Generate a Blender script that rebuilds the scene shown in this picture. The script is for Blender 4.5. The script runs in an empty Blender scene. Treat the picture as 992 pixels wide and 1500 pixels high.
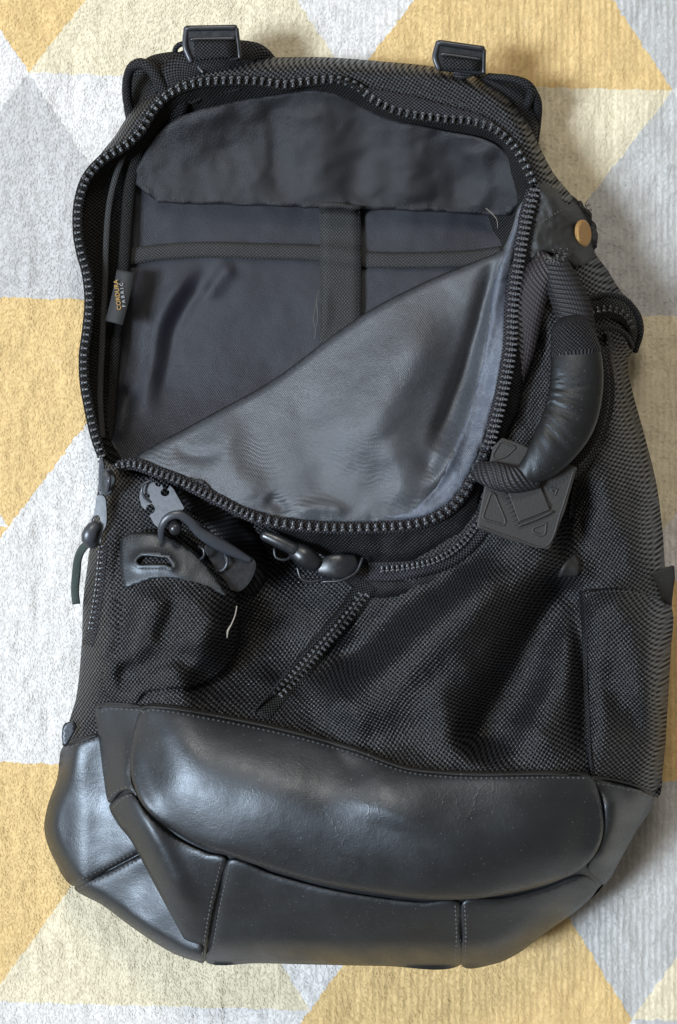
import bpy, bmesh, math, random
import numpy as np
from mathutils import Vector, Matrix, noise, geometry
from mathutils.bvhtree import BVHTree

random.seed(7)
SC = bpy.context.scene
COL = SC.collection
R = math.radians

# ------------------------------------------------------------------ camera
S = 0.0004          # metres per photograph pixel on the rug
H = 1.10            # camera height above the rug
cam = bpy.data.cameras.new('camera')
camo = bpy.data.objects.new('camera', cam); COL.objects.link(camo)
camo.location = (0, 0, H)
cam.sensor_fit = 'VERTICAL'; cam.sensor_height = 36
cam.lens = 18.0 * H / (750 * S)
cam.clip_start = 0.02; cam.clip_end = 50
SC.camera = camo

# ------------------------------------------------------------------ light
SC.view_settings.view_transform = 'Standard'
SC.view_settings.look = 'None'
SC.view_settings.exposure = 0.0
SC.view_settings.gamma = 1.0
w = bpy.data.worlds.new('World'); SC.world = w; w.use_nodes = True
bg = w.node_tree.nodes['Background']
bg.inputs[0].default_value = (1.0, 0.91, 0.80, 1); bg.inputs[1].default_value = 0.215

def area(name, loc, target, sx, sy, power, color):
    l = bpy.data.lights.new(name, 'AREA'); l.shape = 'RECTANGLE'; l.size = sx; l.size_y = sy
    l.energy = power; l.color = color
    o = bpy.data.objects.new(name, l); COL.objects.link(o); o.location = loc
    d = Vector(target) - Vector(loc)
    o.rotation_euler = d.to_track_quat('-Z', 'Y').to_euler()
    return o
area('window_light', (-2.6, -0.45, 3.25), (0, 0, 0), 0.85, 1.1, 335, (0.74, 0.86, 1.0))
area('warm_fill_light', (-0.1, 1.9, 2.4), (0, 0, 0), 0.9, 0.7, 42, (1.0, 0.95, 0.87))  # added warm room fill, lifts the rug on the bag's shadow side

# ------------------------------------------------------------------ helpers
def P(px, py, z=0.0):
    """photograph pixel at height z (mm) -> world point"""
    zz = z * 0.001; k = S * (1 - zz / H)
    return Vector(((px - 496) * k, (750 - py) * k, zz))

def catmull(pts, closed=False, step=4.0):
    pts = [tuple(float(c) for c in p) for p in pts]
    n = len(pts); out = []
    segs = n if closed else n - 1
    for i in range(segs):
        if closed:
            p0, p1, p2, p3 = (pts[(i + k) % n] for k in (-1, 0, 1, 2))
        else:
            p1, p2 = pts[i], pts[i + 1]
            p0 = pts[i - 1] if i else p1
            p3 = pts[i + 2] if i + 2 < n else p2
        a = [np.array(p) for p in (p0, p1, p2, p3)]
        L = np.linalg.norm((a[2] - a[1])[:2])
        if L < 1e-6: continue
        m = max(1, int(round(L / step)))
        d1 = np.linalg.norm((a[1]-a[0])[:2]); d3 = np.linalg.norm((a[3]-a[2])[:2])
        # tangents, limited so that short/long neighbours do not overshoot
        t1 = (a[2] - a[0]) * (L / max(L + d1, 1e-6)); t2 = (a[3] - a[1]) * (L / max(L + d3, 1e-6))
        for j in range(m):
            t = j / m
            h00 = 2*t**3-3*t**2+1; h10 = t**3-2*t**2+t; h01 = -2*t**3+3*t**2; h11 = t**3-t**2
            out.append(h00*a[1] + h10*t1 + h01*a[2] + h11*t2)
    if not closed: out.append(np.array(pts[-1]))
    return np.array(out)

def resample(path, step):
    path = np.array(path); d = np.linalg.norm(np.diff(path[:, :2], axis=0), axis=1)
    s = np.concatenate([[0], np.cumsum(d)]); n = max(1, int(round(s[-1] / step)))
    q = np.linspace(0, s[-1], n + 1)
    return np.stack([np.interp(q, s, path[:, k]) for k in range(path.shape[1])], 1)

def pdist(pts, poly, closed=False):
    """distance, signed side and arc fraction to a polyline"""
    pts = np.asarray(pts, float)[:, :2]; poly = np.asarray(poly, float)[:, :2]
    A = poly if closed else poly[:-1]
    B = np.roll(poly, -1, 0) if closed else poly[1:]
    L = np.linalg.norm(B - A, axis=1); cum = np.concatenate([[0], np.cumsum(L)])
    best = np.full(len(pts), 1e9); side = np.ones(len(pts)); fr = np.zeros(len(pts))
    for i in range(len(A)):
        if L[i] < 1e-9: continue
        ab = B[i] - A[i]; ap = pts - A[i]
        t = np.clip((ap @ ab) / (L[i]**2), 0, 1)
        q = ap - t[:, None] * ab
        d = np.hypot(q[:, 0], q[:, 1]); m = d < best
        cr = ab[0] * ap[:, 1] - ab[1] * ap[:, 0]
        best[m] = d[m]; side[m] = np.where(cr[m] >= 0, 1, -1); fr[m] = (cum[i] + t[m] * L[i]) / cum[-1]
    return best, side, fr

def inside(pts, poly):
    x, y = pts[:, 0], pts[:, 1]; c = np.zeros(len(pts), bool); n = len(poly); j = n - 1
    for i in range(n):
        xi, yi = poly[i][:2]; xj, yj = poly[j][:2]
        if yi != yj:
            c ^= ((yi > y) != (yj > y)) & (x < (xj - xi) * (y - yi) / (yj - yi) + xi)
        j = i
    return c

def rbf(ctrl, lam=2.0):
    c = np.array(ctrl, float); X = c[:, :2] / 100; n = len(X)
    def k(r): return np.where(r > 1e-9, r * r * np.log(np.maximum(r, 1e-9)), 0)
    D = np.linalg.norm(X[:, None] - X[None], axis=2)
    M = np.zeros((n + 3, n + 3)); M[:n, :n] = k(D) + np.eye(n) * lam * 0.01
    M[:n, n] = 1; M[:n, n+1:] = X; M[n, :n] = 1; M[n+1:, :n] = X.T
    b = np.zeros(n + 3); b[:n] = c[:, 2]; W = np.linalg.solve(M, b)
    def f(pts):
        Q = np.asarray(pts, float)[:, :2] / 100
        return k(np.linalg.norm(Q[:, None] - X[None], axis=2)) @ W[:n] + W[n] + Q @ W[n+1:]
    return f

class Fold:
    def __init__(s, path, amp, wl, wr=None, taper=0.25):
        s.p = catmull(path, step=12); s.amp = amp; s.wl = wl; s.wr = wr or wl; s.t = taper
    def __call__(s, pts):
        d, sd, fr = pdist(pts, s.p)
        ww = np.where(sd > 0, s.wr, s.wl)      # image y points down: side>0 is to the right of travel
        e = np.clip(np.minimum(fr, 1 - fr) / max(s.t, 1e-3), 0, 1); e = e * e * (3 - 2 * e)
        return s.amp * np.exp(-(d / ww)**2) * e

def fbm(pts, scale, amp, seed=0.0, octv=3):
    return np.array([amp * noise.fractal(Vector((p[0] / scale, p[1] / scale, seed)), 1.0, 2.0, octv) for p in pts])

# ------------------------------------------------------------------ materials
def mat(name, base, rough=0.5, spec=0.5, metal=0.0, coat=0.0, sheen=0.0, coat_rough=0.2):
    m = bpy.data.materials.new(name); m.use_nodes = True
    nt = m.node_tree; b = nt.nodes['Principled BSDF']
    b.inputs['Base Color'].default_value = (*base, 1); b.inputs['Roughness'].default_value = rough
    b.inputs['Specular IOR Level'].default_value = spec; b.inputs['Metallic'].default_value = metal
    b.inputs['Coat Weight'].default_value = coat; b.inputs['Coat Roughness'].default_value = coat_rough
    b.inputs['Sheen Weight'].default_value = sheen; b.inputs['Sheen Roughness'].default_value = 0.4
    return m, nt, b

class N:
    """tiny node-expression helper"""
    def __init__(s, nt): s.nt = nt
    def new(s, t): return s.nt.nodes.new(t)
    def set(s, sock, v):
        if isinstance(v, bpy.types.NodeSocket): s.nt.links.new(v, sock)
        else: sock.default_value = v
    def m(s, op, a, b=0.0, c=0.0):
        n = s.new('ShaderNodeMath'); n.operation = op
        s.set(n.inputs[0], a); s.set(n.inputs[1], b); s.set(n.inputs[2], c); return n.outputs[0]
    def uv(s):
        n = s.new('ShaderNodeUVMap'); n.uv_map = 'UVMap'; return n.outputs[0]
    def obj(s):
        return s.new('ShaderNodeTexCoord').outputs['Object']
    def xyz(s, v):
        n = s.new('ShaderNodeSeparateXYZ'); s.set(n.inputs[0], v); return n.outputs
    def noise(s, vec, scale, detail=2.0, rough=0.5, out=0):
        n = s.new('ShaderNodeTexNoise'); s.set(n.inputs['Vector'], vec); n.inputs['Scale'].default_value = scale
        n.inputs['Detail'].default_value = detail; n.inputs['Roughness'].default_value = rough; return n.outputs[out]
    def voro(s, vec, scale, feature='F1'):
        n = s.new('ShaderNodeTexVoronoi'); n.feature = feature; s.set(n.inputs['Vector'], vec)
        n.inputs['Scale'].default_value = scale; return n.outputs[0]
    def ramp(s, v, lo, hi, a=0.0, b=1.0):
        n = s.new('ShaderNodeMapRange'); s.set(n.inputs[0], v); n.inputs[1].default_value = lo; n.inputs[2].default_value = hi
        n.inputs[3].default_value = a; n.inputs[4].default_value = b; return n.outputs[0]
    def mix(s, f, a, b):
        n = s.new('ShaderNodeMix'); n.data_type = 'RGBA'; s.set(n.inputs[0], f)
        for k, v in ((6, a), (7, b)):
            if isinstance(v, tuple): v = (*v, 1) if len(v) == 3 else v
            s.set(n.inputs[k], v)
        return n.outputs[2]
    def bump(s, h, dist, strength=1.0, normal=None):
        n = s.new('ShaderNodeBump'); s.set(n.inputs['Height'], h); n.inputs['Distance'].default_value = dist
        n.inputs['Strength'].default_value = strength
        if normal: s.set(n.inputs['Normal'], normal)
        return n.outputs[0]
    def scale(s, v, k):
        n = s.new('ShaderNodeVectorMath'); n.operation = 'SCALE'; s.set(n.inputs[0], v); n.inputs[3].default_value = k
        return n.outputs[0]

PI = math.pi
def weave_mat(name, base, hi, per_u, per_v, dist, rough=0.5, sheen=0.25, spec=0.5):
    """uv is in hundreds of photograph pixels; per_u / per_v = thread periods in pixels"""
    m, nt, b = mat(name, base, rough, spec=spec, sheen=sheen)
    q = N(nt); uv = q.uv(); x, y, _ = q.xyz(uv)
    wob = q.noise(uv, 3.0, 2.0)
    x = q.m('ADD', x, q.m('MULTIPLY', q.m('SUBTRACT', wob, 0.5), 0.02))
    su = q.m('SINE', q.m('MULTIPLY', x, 2 * PI * 100 / per_u / 1.0))
    sv = q.m('SINE', q.m('MULTIPLY', y, 2 * PI * 100 / per_v / 1.0))
    h = q.m('MULTIPLY_ADD', q.m('MULTIPLY', su, sv), 0.5, 0.5)
    n1 = q.noise(uv, 60, 2.0)
    h2 = q.m('MULTIPLY', h, q.ramp(n1, 0.25, 0.75, 0.35, 1.4))
    col = q.mix(q.m('MULTIPLY', h2, h2), base, hi)
    # dust and lint
    lint = q.ramp(q.noise(uv, 220, 1.0), 0.74, 0.80)
    col = q.mix(q.m('MULTIPLY', lint, 0.25), col, (0.35, 0.34, 0.32))
    big = q.ramp(q.noise(uv, 0.9, 3.0), 0.35, 0.7, 0.0, 1.0)
    col = q.mix(q.m('MULTIPLY', big, 0.25), col, (0.016, 0.014, 0.013))
    q.set(b.inputs['Base Color'], col)
    q.set(b.inputs['Roughness'], q.ramp(h, 0, 1, min(rough + 0.25, 1), rough))
    q.set(b.inputs['Normal'], q.bump(h2, dist))
    # only the thread crowns shine; the gaps between threads swallow light
    q.set(b.inputs['Specular IOR Level'], q.m('MULTIPLY', q.m('POWER', h2, 1.5), spec))
    return m

M = {}
M['nylon'] = weave_mat('ballistic_nylon', (0.0005, 0.0005, 0.0006), (0.027, 0.028, 0.034), 7.0, 7.0, 0.0006, 0.35, 0.0, 1.6)
M['nylon_fine'] = weave_mat('fine_nylon', (0.003, 0.003, 0.0035), (0.019, 0.019, 0.022), 5.6, 5.2, 0.0004, 0.45, 0.0, 0.7)
M['tape'] = weave_mat('zipper_tape_weave', (0.005, 0.005, 0.006), (0.044, 0.040, 0.050), 6.5, 5.0, 0.0005, 0.5, 0.0, 0.9)

def web_mat(name, base, hi, per, dist):
    m, nt, b = mat(name, base, 0.55, spec=0.35)
    q = N(nt); uv = q.uv(); x, y, _ = q.xyz(uv)
    a = q.m('SINE', q.m('MULTIPLY', q.m('ADD', y, q.m('MULTIPLY', x, 0.55)), 2 * PI * 100 / per))
    c = q.m('SINE', q.m('MULTIPLY', x, 2 * PI * 100 / 4.0))
    h = q.m('MULTIPLY_ADD', q.m('MULTIPLY_ADD', c, 0.25, a), 0.4, 0.5)
    q.set(b.inputs['Base Color'], q.mix(h, base, hi)); q.set(b.inputs['Normal'], q.bump(h, dist))
    return m
M['webbing'] = web_mat('ribbed_webbing', (0.003, 0.003, 0.004), (0.020, 0.019, 0.021), 7.5, 0.0007)
M['webbing_brown'] = web_mat('faded_ribbed_webbing', (0.008, 0.006, 0.007), (0.036, 0.030, 0.032), 7.0, 0.0007)
M['elastic'] = weave_mat('elastic_binding', (0.018, 0.018, 0.018), (0.045, 0.045, 0.043), 4.6, 5.2, 0.00025, 0.6, 0.0, 0.8)

def leather_mat(name, base, rough, grain=0.00012, wear=0.3, spec=0.8):
    m, nt, b = mat(name, base, rough, spec=spec, coat=0.0)
    b.inputs['Specular Tint'].default_value = (0.88, 0.94, 1.0, 1)  # blue of reflected skylight put into the specular colour
    q = N(nt); uv = q.uv()
    v = q.voro(uv, 62, 'SMOOTH_F1'); n1 = q.noise(uv, 30, 5.0, 0.65); n2 = q.noise(uv, 1.6, 4.0, 0.6); n3 = q.noise(uv, 5, 4.0, 0.6)
    # creases: thin lines along warped cell borders, only in places
    wv = q.new('ShaderNodeVectorMath'); wv.operation = 'MULTIPLY_ADD'; q.set(wv.inputs[0], q.noise(uv, 2.5, 3.0, out=1)); wv.inputs[1].default_value = (0.6, 0.6, 0); q.set(wv.inputs[2], uv)
    ce = q.voro(wv.outputs[0], 3.2, 'DISTANCE_TO_EDGE')
    cr = q.m('MULTIPLY', q.ramp(ce, 0.0, 0.06, 1, 0), q.ramp(q.noise(uv, 1.1, 3.0), 0.52, 0.66))
    h = q.m('ADD', q.m('MULTIPLY', v, 0.5), n1)
    nb = q.bump(h, grain, 0.7)
    nb = q.bump(n3, 0.0005, 0.5, nb)
    nb = q.bump(cr, 0.00010, 0.7, nb)
    q.set(b.inputs['Normal'], nb)
    scr = q.ramp(q.noise(uv, 9, 6.0, 0.78), 0.60, 0.74)
    fine = q.ramp(q.noise(uv, 75, 2.0), 0.35, 0.65, -0.05, 0.06)
    q.set(b.inputs['Roughness'], q.m('ADD', q.m('ADD', q.ramp(n2, 0.3, 0.7, rough - 0.07, rough + 0.10), fine), q.m('MULTIPLY', scr, 0.12)))
    speck = q.ramp(q.noise(uv, 38, 1.0), 0.735, 0.775)
    col = q.mix(q.m('MULTIPLY', scr, wear), base, tuple(c * 2.2 + 0.012 for c in base))
    q.set(b.inputs['Base Color'], q.mix(q.m('MULTIPLY', speck, 0.45), col, (0.30, 0.28, 0.25)))
    return m
M['leather'] = leather_mat('black_leather', (0.0065, 0.007, 0.008), 0.45)
M['leather_dull'] = leather_mat('worn_dull_leather', (0.020, 0.0185, 0.017), 0.58, wear=0.7, spec=0.4)
M['leather_handle'] = leather_mat('glossy_handle_leather', (0.006, 0.0058, 0.0056), 0.46, grain=0.00012, spec=0.4)

def satin_mat(name, base, rough, ripple=False, spec=0.35):
    m, nt, b = mat(name, base, rough, spec=spec)
    q = N(nt); uv = q.uv(); x, y, _ = q.xyz(uv)
    tw = q.m('SINE', q.m('MULTIPLY', q.m('ADD', x, q.m('MULTIPLY', y, 0.8)), 2 * PI * 100 / 3.4))
    st = q.new('ShaderNodeVectorMath'); st.operation = 'MULTIPLY'; q.set(st.inputs[0], uv); st.inputs[1].default_value = (70, 18, 1)
    s2 = q.new('ShaderNodeVectorMath'); s2.operation = 'MULTIPLY'; q.set(s2.inputs[0], uv); s2.inputs[1].default_value = (16, 75, 1)
    thr = q.m('ADD', q.noise(st.outputs[0], 1, 2.0), q.noise(s2.outputs[0], 1, 2.0))
    n1 = q.noise(uv, 110, 2.0); n2 = q.noise(uv, 1.5, 3.0)
    nb = q.bump(q.m('ADD', q.m('MULTIPLY', tw, 0.25), q.m('ADD', n1, q.m('MULTIPLY', thr, 1.4))), 0.00022, 0.7)
    nb = q.bump(q.noise(uv, 4.5, 5.0, 0.6), 0.0008, 0.35, nb)
    if ripple:   # wavy bumps imitating moire bands over the lining
        wx = q.m('MULTIPLY', q.m('SUBTRACT', q.noise(uv, 0.9, 2.0), 0.5), 0.7)
        wx = q.m('ADD', wx, q.m('MULTIPLY', q.m('SINE', q.m('MULTIPLY', x, 9.0)), 0.035))
        rp = q.m('SINE', q.m('MULTIPLY', q.m('ADD', q.m('ADD', y, q.m('MULTIPLY', x, 0.15)), wx), 2 * PI * 100 / 7.5))
        msk = q.m('MULTIPLY', q.ramp(q.noise(uv, 0.8, 2.0), 0.40, 0.58), q.m('MULTIPLY', q.ramp(y, -7.6, -6.6, 1, 0.6), q.ramp(y, -6.3, -5.4, 1, 0)))
        nb = q.bump(q.m('MULTIPLY', rp, msk), 0.00010, 1.0, nb)
    q.set(b.inputs['Normal'], nb)
    spk = q.ramp(q.noise(uv, 150, 1.0), 0.755, 0.80)
    f = q.m('ADD', q.ramp(n2, 0.3, 0.7, 0.0, 0.4), q.ramp(thr, 0.8, 1.2, 0.0, 0.6))
    col = q.mix(f, tuple(c * 0.65 for c in base), tuple(c * 1.35 for c in base))
    q.set(b.inputs['Base Color'], q.mix(q.m('MULTIPLY', spk, 0.35), col, (0.3, 0.3, 0.3)))
    return m
M['lining'] = satin_mat('navy_black_lining', (0.010, 0.0105, 0.015), 0.42, spec=0.28)
M['lining_flap'] = satin_mat('black_pocket_lining', (0.009, 0.0092, 0.011), 0.46, spec=0.28)
M['satin'] = satin_mat('grey_satin_lining', (0.046, 0.049, 0.055), 0.42, True, 0.55)
M['hem'] = satin_mat('lit_satin_hem', (0.075, 0.084, 0.105), 0.42)  # lighter, bluer satin: window light put into the hem colour
M['mesh'] = weave_mat('black_seam_tape', (0.003, 0.003, 0.003), (0.026, 0.026, 0.024), 5, 5, 0.0005, 0.6, 0.0, 0.6)

def plain(name, base, rough, metal=0.0, bump=0.0002, scale=400, spec=0.5, coat=0.0):
    m, nt, b = mat(name, base, rough, spec, metal, coat)
    q = N(nt); o = q.obj(); n1 = q.noise(o, scale, 3.0)
    q.set(b.inputs['Normal'], q.bump(n1, bump, 0.6)); q.set(b.inputs['Roughness'], q.ramp(n1, 0.3, 0.7, rough - 0.06, rough + 0.08))
    return m
M['tooth'] = plain('dark_moulded_teeth', (0.027, 0.029, 0.033), 0.32, spec=0.55, coat=0.3)
M['tooth_dull'] = plain('dusty_moulded_teeth', (0.055, 0.055, 0.058), 0.38)
M['plastic'] = plain('grey_black_plastic', (0.030, 0.033, 0.040), 0.36, spec=0.6, bump=0.00005)
M['plastic_gloss'] = plain('glossy_black_plastic', (0.010, 0.011, 0.013), 0.34, coat=0.0, bump=0.00005)
M['rubber'] = plain('moulded_rubber', (0.022, 0.020, 0.018), 0.62, bump=0.0003, scale=900)
M['metal'] = plain('gunmetal', (0.16, 0.17, 0.19), 0.30, 0.9)
M['brass'] = plain('antique_brass', (0.46, 0.27, 0.10), 0.42, 0.75, bump=0.0006, scale=700)
M['cord'] = plain('dark_green_suede_cord', (0.030, 0.042, 0.036), 0.85, bump=0.0008, scale=500)
M['thread'] = plain('black_thread', (0.05, 0.05, 0.053), 0.5)
M['thread_pale'] = plain('pale_thread', (0.24, 0.21, 0.17), 0.8)
M['thread_grey'] = plain('worn_grey_thread', (0.07, 0.065, 0.058), 0.8)
M['label'] = plain('black_woven_label', (0.016, 0.016, 0.016), 0.7, bump=0.0004, scale=2500)
M['print_gold'] = plain('gold_yarn', (0.30, 0.17, 0.04), 0.8)
M['print_white'] = plain('white_yarn', (0.24, 0.24, 0.235), 0.8)

# ------------------------------------------------------------------ object helpers
def link(name, me, material, parent=None, kind=None):
    o = bpy.data.objects.new(name, me); COL.objects.link(o)
    if material is not None and not me.materials: me.materials.append(material)
    if parent is not None: o.parent = parent
    if kind: o['kind'] = kind
    return o

SURF = []          # built surfaces, for laying things on them
CAM = Vector((0, 0, H))
def zat(px, py, default=20.0):
    d = (P(px, py, 0) - CAM).normalized(); best = None
    for b in SURF:
        h = b.ray_cast(CAM, d)
        if h[0] is not None and (best is None or h[0].z > best): best = h[0].z
    return default if best is None else best * 1000

def mesh_from(name, verts, faces, uvs=None, smooth=True):
    me = bpy.data.meshes.new(name); me.from_pydata([tuple(v) for v in verts], [], faces)
    ul = me.uv_layers.new(name='UVMap')
    if uvs is not None:
        vi = np.zeros(len(me.loops), int); me.loops.foreach_get('vertex_index', vi)
        ul.data.foreach_set('uv', np.asarray(uvs, float)[vi].ravel())
    if smooth: me.polygons.foreach_set('use_smooth', [True] * len(me.polygons))
    me.update()
    return me

def panel(name, outline, zf, material, parent, spacing=5.0, thick=1.6, rot=0.0, closed_step=4.0, reg=True, puff=0.0, pw=14.0, warp=0.05, skirt=0.0, label=None, rnd=True):
    out = catmull(outline, True, closed_step) if rnd else resample(list(outline) + [outline[0]], closed_step)[:-1]
    lo = out.min(0); hi = out.max(0)
    gx = np.arange(lo[0], hi[0], spacing); rows = []
    for j, yy in enumerate(np.arange(lo[1], hi[1], spacing * 0.87)):
        rows.append(np.stack([gx + (j % 2) * spacing / 2, np.full(len(gx), yy)], 1))
    g = np.concatenate(rows); g = g[inside(g, out)]
    d, _, _ = pdist(g, out, True); g = g[d > spacing * 0.6]
    allp = [Vector((float(p[0]), float(p[1]))) for p in out] + [Vector((float(p[0]), float(p[1]))) for p in g]
    n = len(out)
    res = geometry.delaunay_2d_cdt(allp, [], [list(range(n))], 1, 1e-4)
    V = np.array([(v.x, v.y) for v in res[0]]); F = [tuple(f) for f in res[2]]
    z = zf(V)
    if puff or skirt:
        d, _, _ = pdist(V, out, True)
        z = z + puff * (1 - np.exp(-d / pw)) - puff
        if skirt: z = z - skirt * (d < 0.5)
    vs = [P(V[i, 0], V[i, 1], z[i]) for i in range(len(V))]
    # orientation
    F2 = []
    for f in F:
        a, b, c = (V[k] for k in f[:3])
        cr = (b[0]-a[0])*(c[1]-a[1]) - (b[1]-a[1])*(c[0]-a[0])
        F2.append(f if cr < 0 else f[::-1])
    ca, sa = math.cos(rot), math.sin(rot)
    wx = fbm(V, 160, warp, 3.3, 2) if warp else 0; wy = fbm(V, 160, warp, 9.1, 2) if warp else 0
    # stretch the weave with the slope of the cloth
    zz = z / (S * 1000) / 100
    U = np.stack([(V[:, 0] * ca - V[:, 1] * sa) / 100 + wx + zz * 0.25, -(V[:, 0] * sa + V[:, 1] * ca) / 100 + wy + zz * 0.15], 1)
    me = mesh_from(name, vs, F2, U)
    o = link(name, me, material, parent)
    if reg: SURF.append(BVHTree.FromPolygons(vs, F2))
    if thick:
        md = o.modifiers.new('thickness', 'SOLIDIFY'); md.thickness = thick * 0.001; md.offset = -1
    if label: o['label'] = label
    return o

def frames(pts):
    n = len(pts); out = []
    up = Vector((0, 0, 1))
    for i in range(n):
        t = (pts[min(i + 1, n - 1)] - pts[max(i - 1, 0)]).normalized()
        s = t.cross(up)
        if s.length < 1e-4: s = Vector((1, 0, 0))
        s.normalize(); u = s.cross(t).normalized(); out.append((t, s, u))
    return out

def tube(name, path, rad, material, parent, flat=1.0, seg=12, step=5.0, reg=False, label=None, rnd=True, kind=None, flare=0.0):
    """path of (px,py,z mm); rad in px (number or list per control point); flat squeezes the section vertically"""
    ctl = [tuple(p) for p in path]
    rr = rad if isinstance(rad, (list, tuple)) else [rad] * len(ctl)
    c = catmull([(p[0], p[1], p[2], r) for p, r in zip(ctl, rr)], step=step)
    pts = [P(p[0], p[1], p[2]) for p in c]; fr = frames(pts); V = []; F = []; U = []; L = 0
    n = len(pts)
    for i, (t, s, u) in enumerate(fr):
        if i: L += (pts[i] - pts[i - 1]).length / S / 100
        r = c[i][3] * S
        for k in range(seg):
            a = 2 * PI * k / seg
            V.append(pts[i] + s * (math.cos(a) * r) + u * (math.sin(a) * r * flat)); U.append((k / seg * 2 * PI * c[i][3] / 100, L))
    for i in range(n - 1):
        for k in range(seg):
            k2 = (k + 1) % seg; F.append((i*seg+k, i*seg+k2, (i+1)*seg+k2, (i+1)*seg+k))
    # rounded ends
    for e, sg in ((0, -1), (n - 1, 1)):
        t = fr[e][0]; r = c[e][3] * S; base = e * seg
        prev = [base + k for k in range(seg)]
        for q in (0.5, 0.85):
            ring = []
            for k in range(seg):
                a = 2 * PI * k / seg; rr2 = math.sqrt(1 - q*q) * r
                ring.append(len(V)); V.append(pts[e] + t*sg*q*r*0.8*min(1, flat+0.2) + fr[e][1]*math.cos(a)*rr2 + fr[e][2]*math.sin(a)*rr2*flat); U.append(U[base + k])
            for k in range(seg):
                k2 = (k+1) % seg
                F.append((prev[k], ring[k], ring[k2], prev[k2]) if sg > 0 else (prev[k], prev[k2], ring[k2], ring[k]))
            prev = ring
        F.append(tuple(prev) if sg > 0 else tuple(prev[::-1]))
    me = mesh_from(name, V, F, U)
    bm = bmesh.new(); bm.from_mesh(me); bmesh.ops.recalc_face_normals(bm, faces=bm.faces); bm.to_mesh(me); bm.free()
    o = link(name, me, material, parent, kind)
    if reg: SURF.append(BVHTree.FromPolygons(V, F))
    if label: o['label'] = label
    return o

def ribbon(name, path, width, material, parent, thick=1.4, drop=0.0, step=4.0, on=None, reg=True, cross=5, crown=0.0, label=None, side=0.0, zfun=None, kind=None):
    """flat band following path (px,py[,z]); drop = how far (mm) its right side hangs below its left; on = lay on what is below, lifted by on mm"""
    wd = width if isinstance(width, (list, tuple)) else [width] * len(path)
    full = [(*p, 0.0)[:3] + (w_,) for p, w_ in zip(path, wd)]
    c = resample(catmull(full, step=step), step); V = []; U = []; F = []; L = 0
    n = len(c)
    for i in range(n):
        a = c[max(i-1, 0)][:2]; b = c[min(i+1, n-1)][:2]; t = (b - a) / max(np.linalg.norm(b - a), 1e-9); nr = np.array([-t[1], t[0]])
        if i: L += np.linalg.norm(c[i][:2] - c[i-1][:2]) / 100
        for k in range(cross):
            f = k / (cross - 1) - 0.5
            q = c[i][:2] + nr * (f + side) * c[i][3]
            z = c[i][2] - drop * (f + 0.5) + crown * (1 - (2*f)**2)
            if on is not None: z = zat(q[0], q[1]) + on + crown * (1 - (2*f)**2)
            if zfun is not None: z = float(zfun(np.array([q]))[0]) + (on or 0)
            V.append([q[0], q[1], z]); U.append((f * c[i][3] / 100, L))
    V = np.array(V)
    if on is not None:   # relax a little so the band bridges small dips
        Z = V[:, 2].reshape(n, cross)
        for _ in range(3):
            Z2 = Z.copy(); Z2[1:-1] = (Z[:-2] + Z[1:-1] * 2 + Z[2:]) / 4; Z = np.maximum(Z2, Z)
        V[:, 2] = Z.ravel()
    for i in range(n - 1):
        for k in range(cross - 1):
            a = i*cross + k; F.append((a, a + cross, a + cross + 1, a + 1))
    vs = [P(*v) for v in V]
    nrm = (vs[1] - vs[0]).cross(vs[cross] - vs[0])
    f0 = F[0]; nn = (vs[f0[1]] - vs[f0[0]]).cross(vs[f0[3]] - vs[f0[0]])
    if nn.z < 0: F = [f[::-1] for f in F]
    me = mesh_from(name, vs, F, U); o = link(name, me, material, parent, kind)
    md = o.modifiers.new('thickness', 'SOLIDIFY'); md.thickness = thick * 0.001; md.offset = -1
    if reg: SURF.append(BVHTree.FromPolygons(vs, F))
    if label: o['label'] = label
    return o

def stitches(path, parent, spacing=7.5, ln=5.6, r=1.5, lift=0.4, material=None, name='stitching', z=None):
    c = resample(catmull(path, step=2.0), spacing); bm = bmesh.new(); uvl = None
    for i in range(len(c) - 1):
        a = c[i][:2]; d = c[i+1][:2] - a; L = np.linalg.norm(d); d = d / max(L, 1e-6); nr = np.array([-d[1], d[0]])
        p0 = a; p1 = a + d * ln
        z0 = (zat(*p0) if z is None else z) + lift; z1 = (zat(*p1) if z is None else z) + lift
        pm = (p0 + p1) / 2; zm = (z0 + z1) / 2 + 0.35
        if abs(z1 - z0) > 6: continue
        A = [P(*p0, z0 - 0.5), P(*(pm + nr * r), zm - 0.3), P(*p1, z1 - 0.5), P(*(pm - nr * r), zm - 0.3), P(*pm, zm)]
        v = [bm.verts.new(x) for x in A]
        for f in ((0, 3, 4), (3, 2, 4), (2, 1, 4), (1, 0, 4)): bm.faces.new([v[k] for k in f])
    me = bpy.data.meshes.new(name); bm.to_mesh(me); bm.free()
    o = link(name, me, material or M['thread'], parent, 'stuff')
    return o

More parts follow.
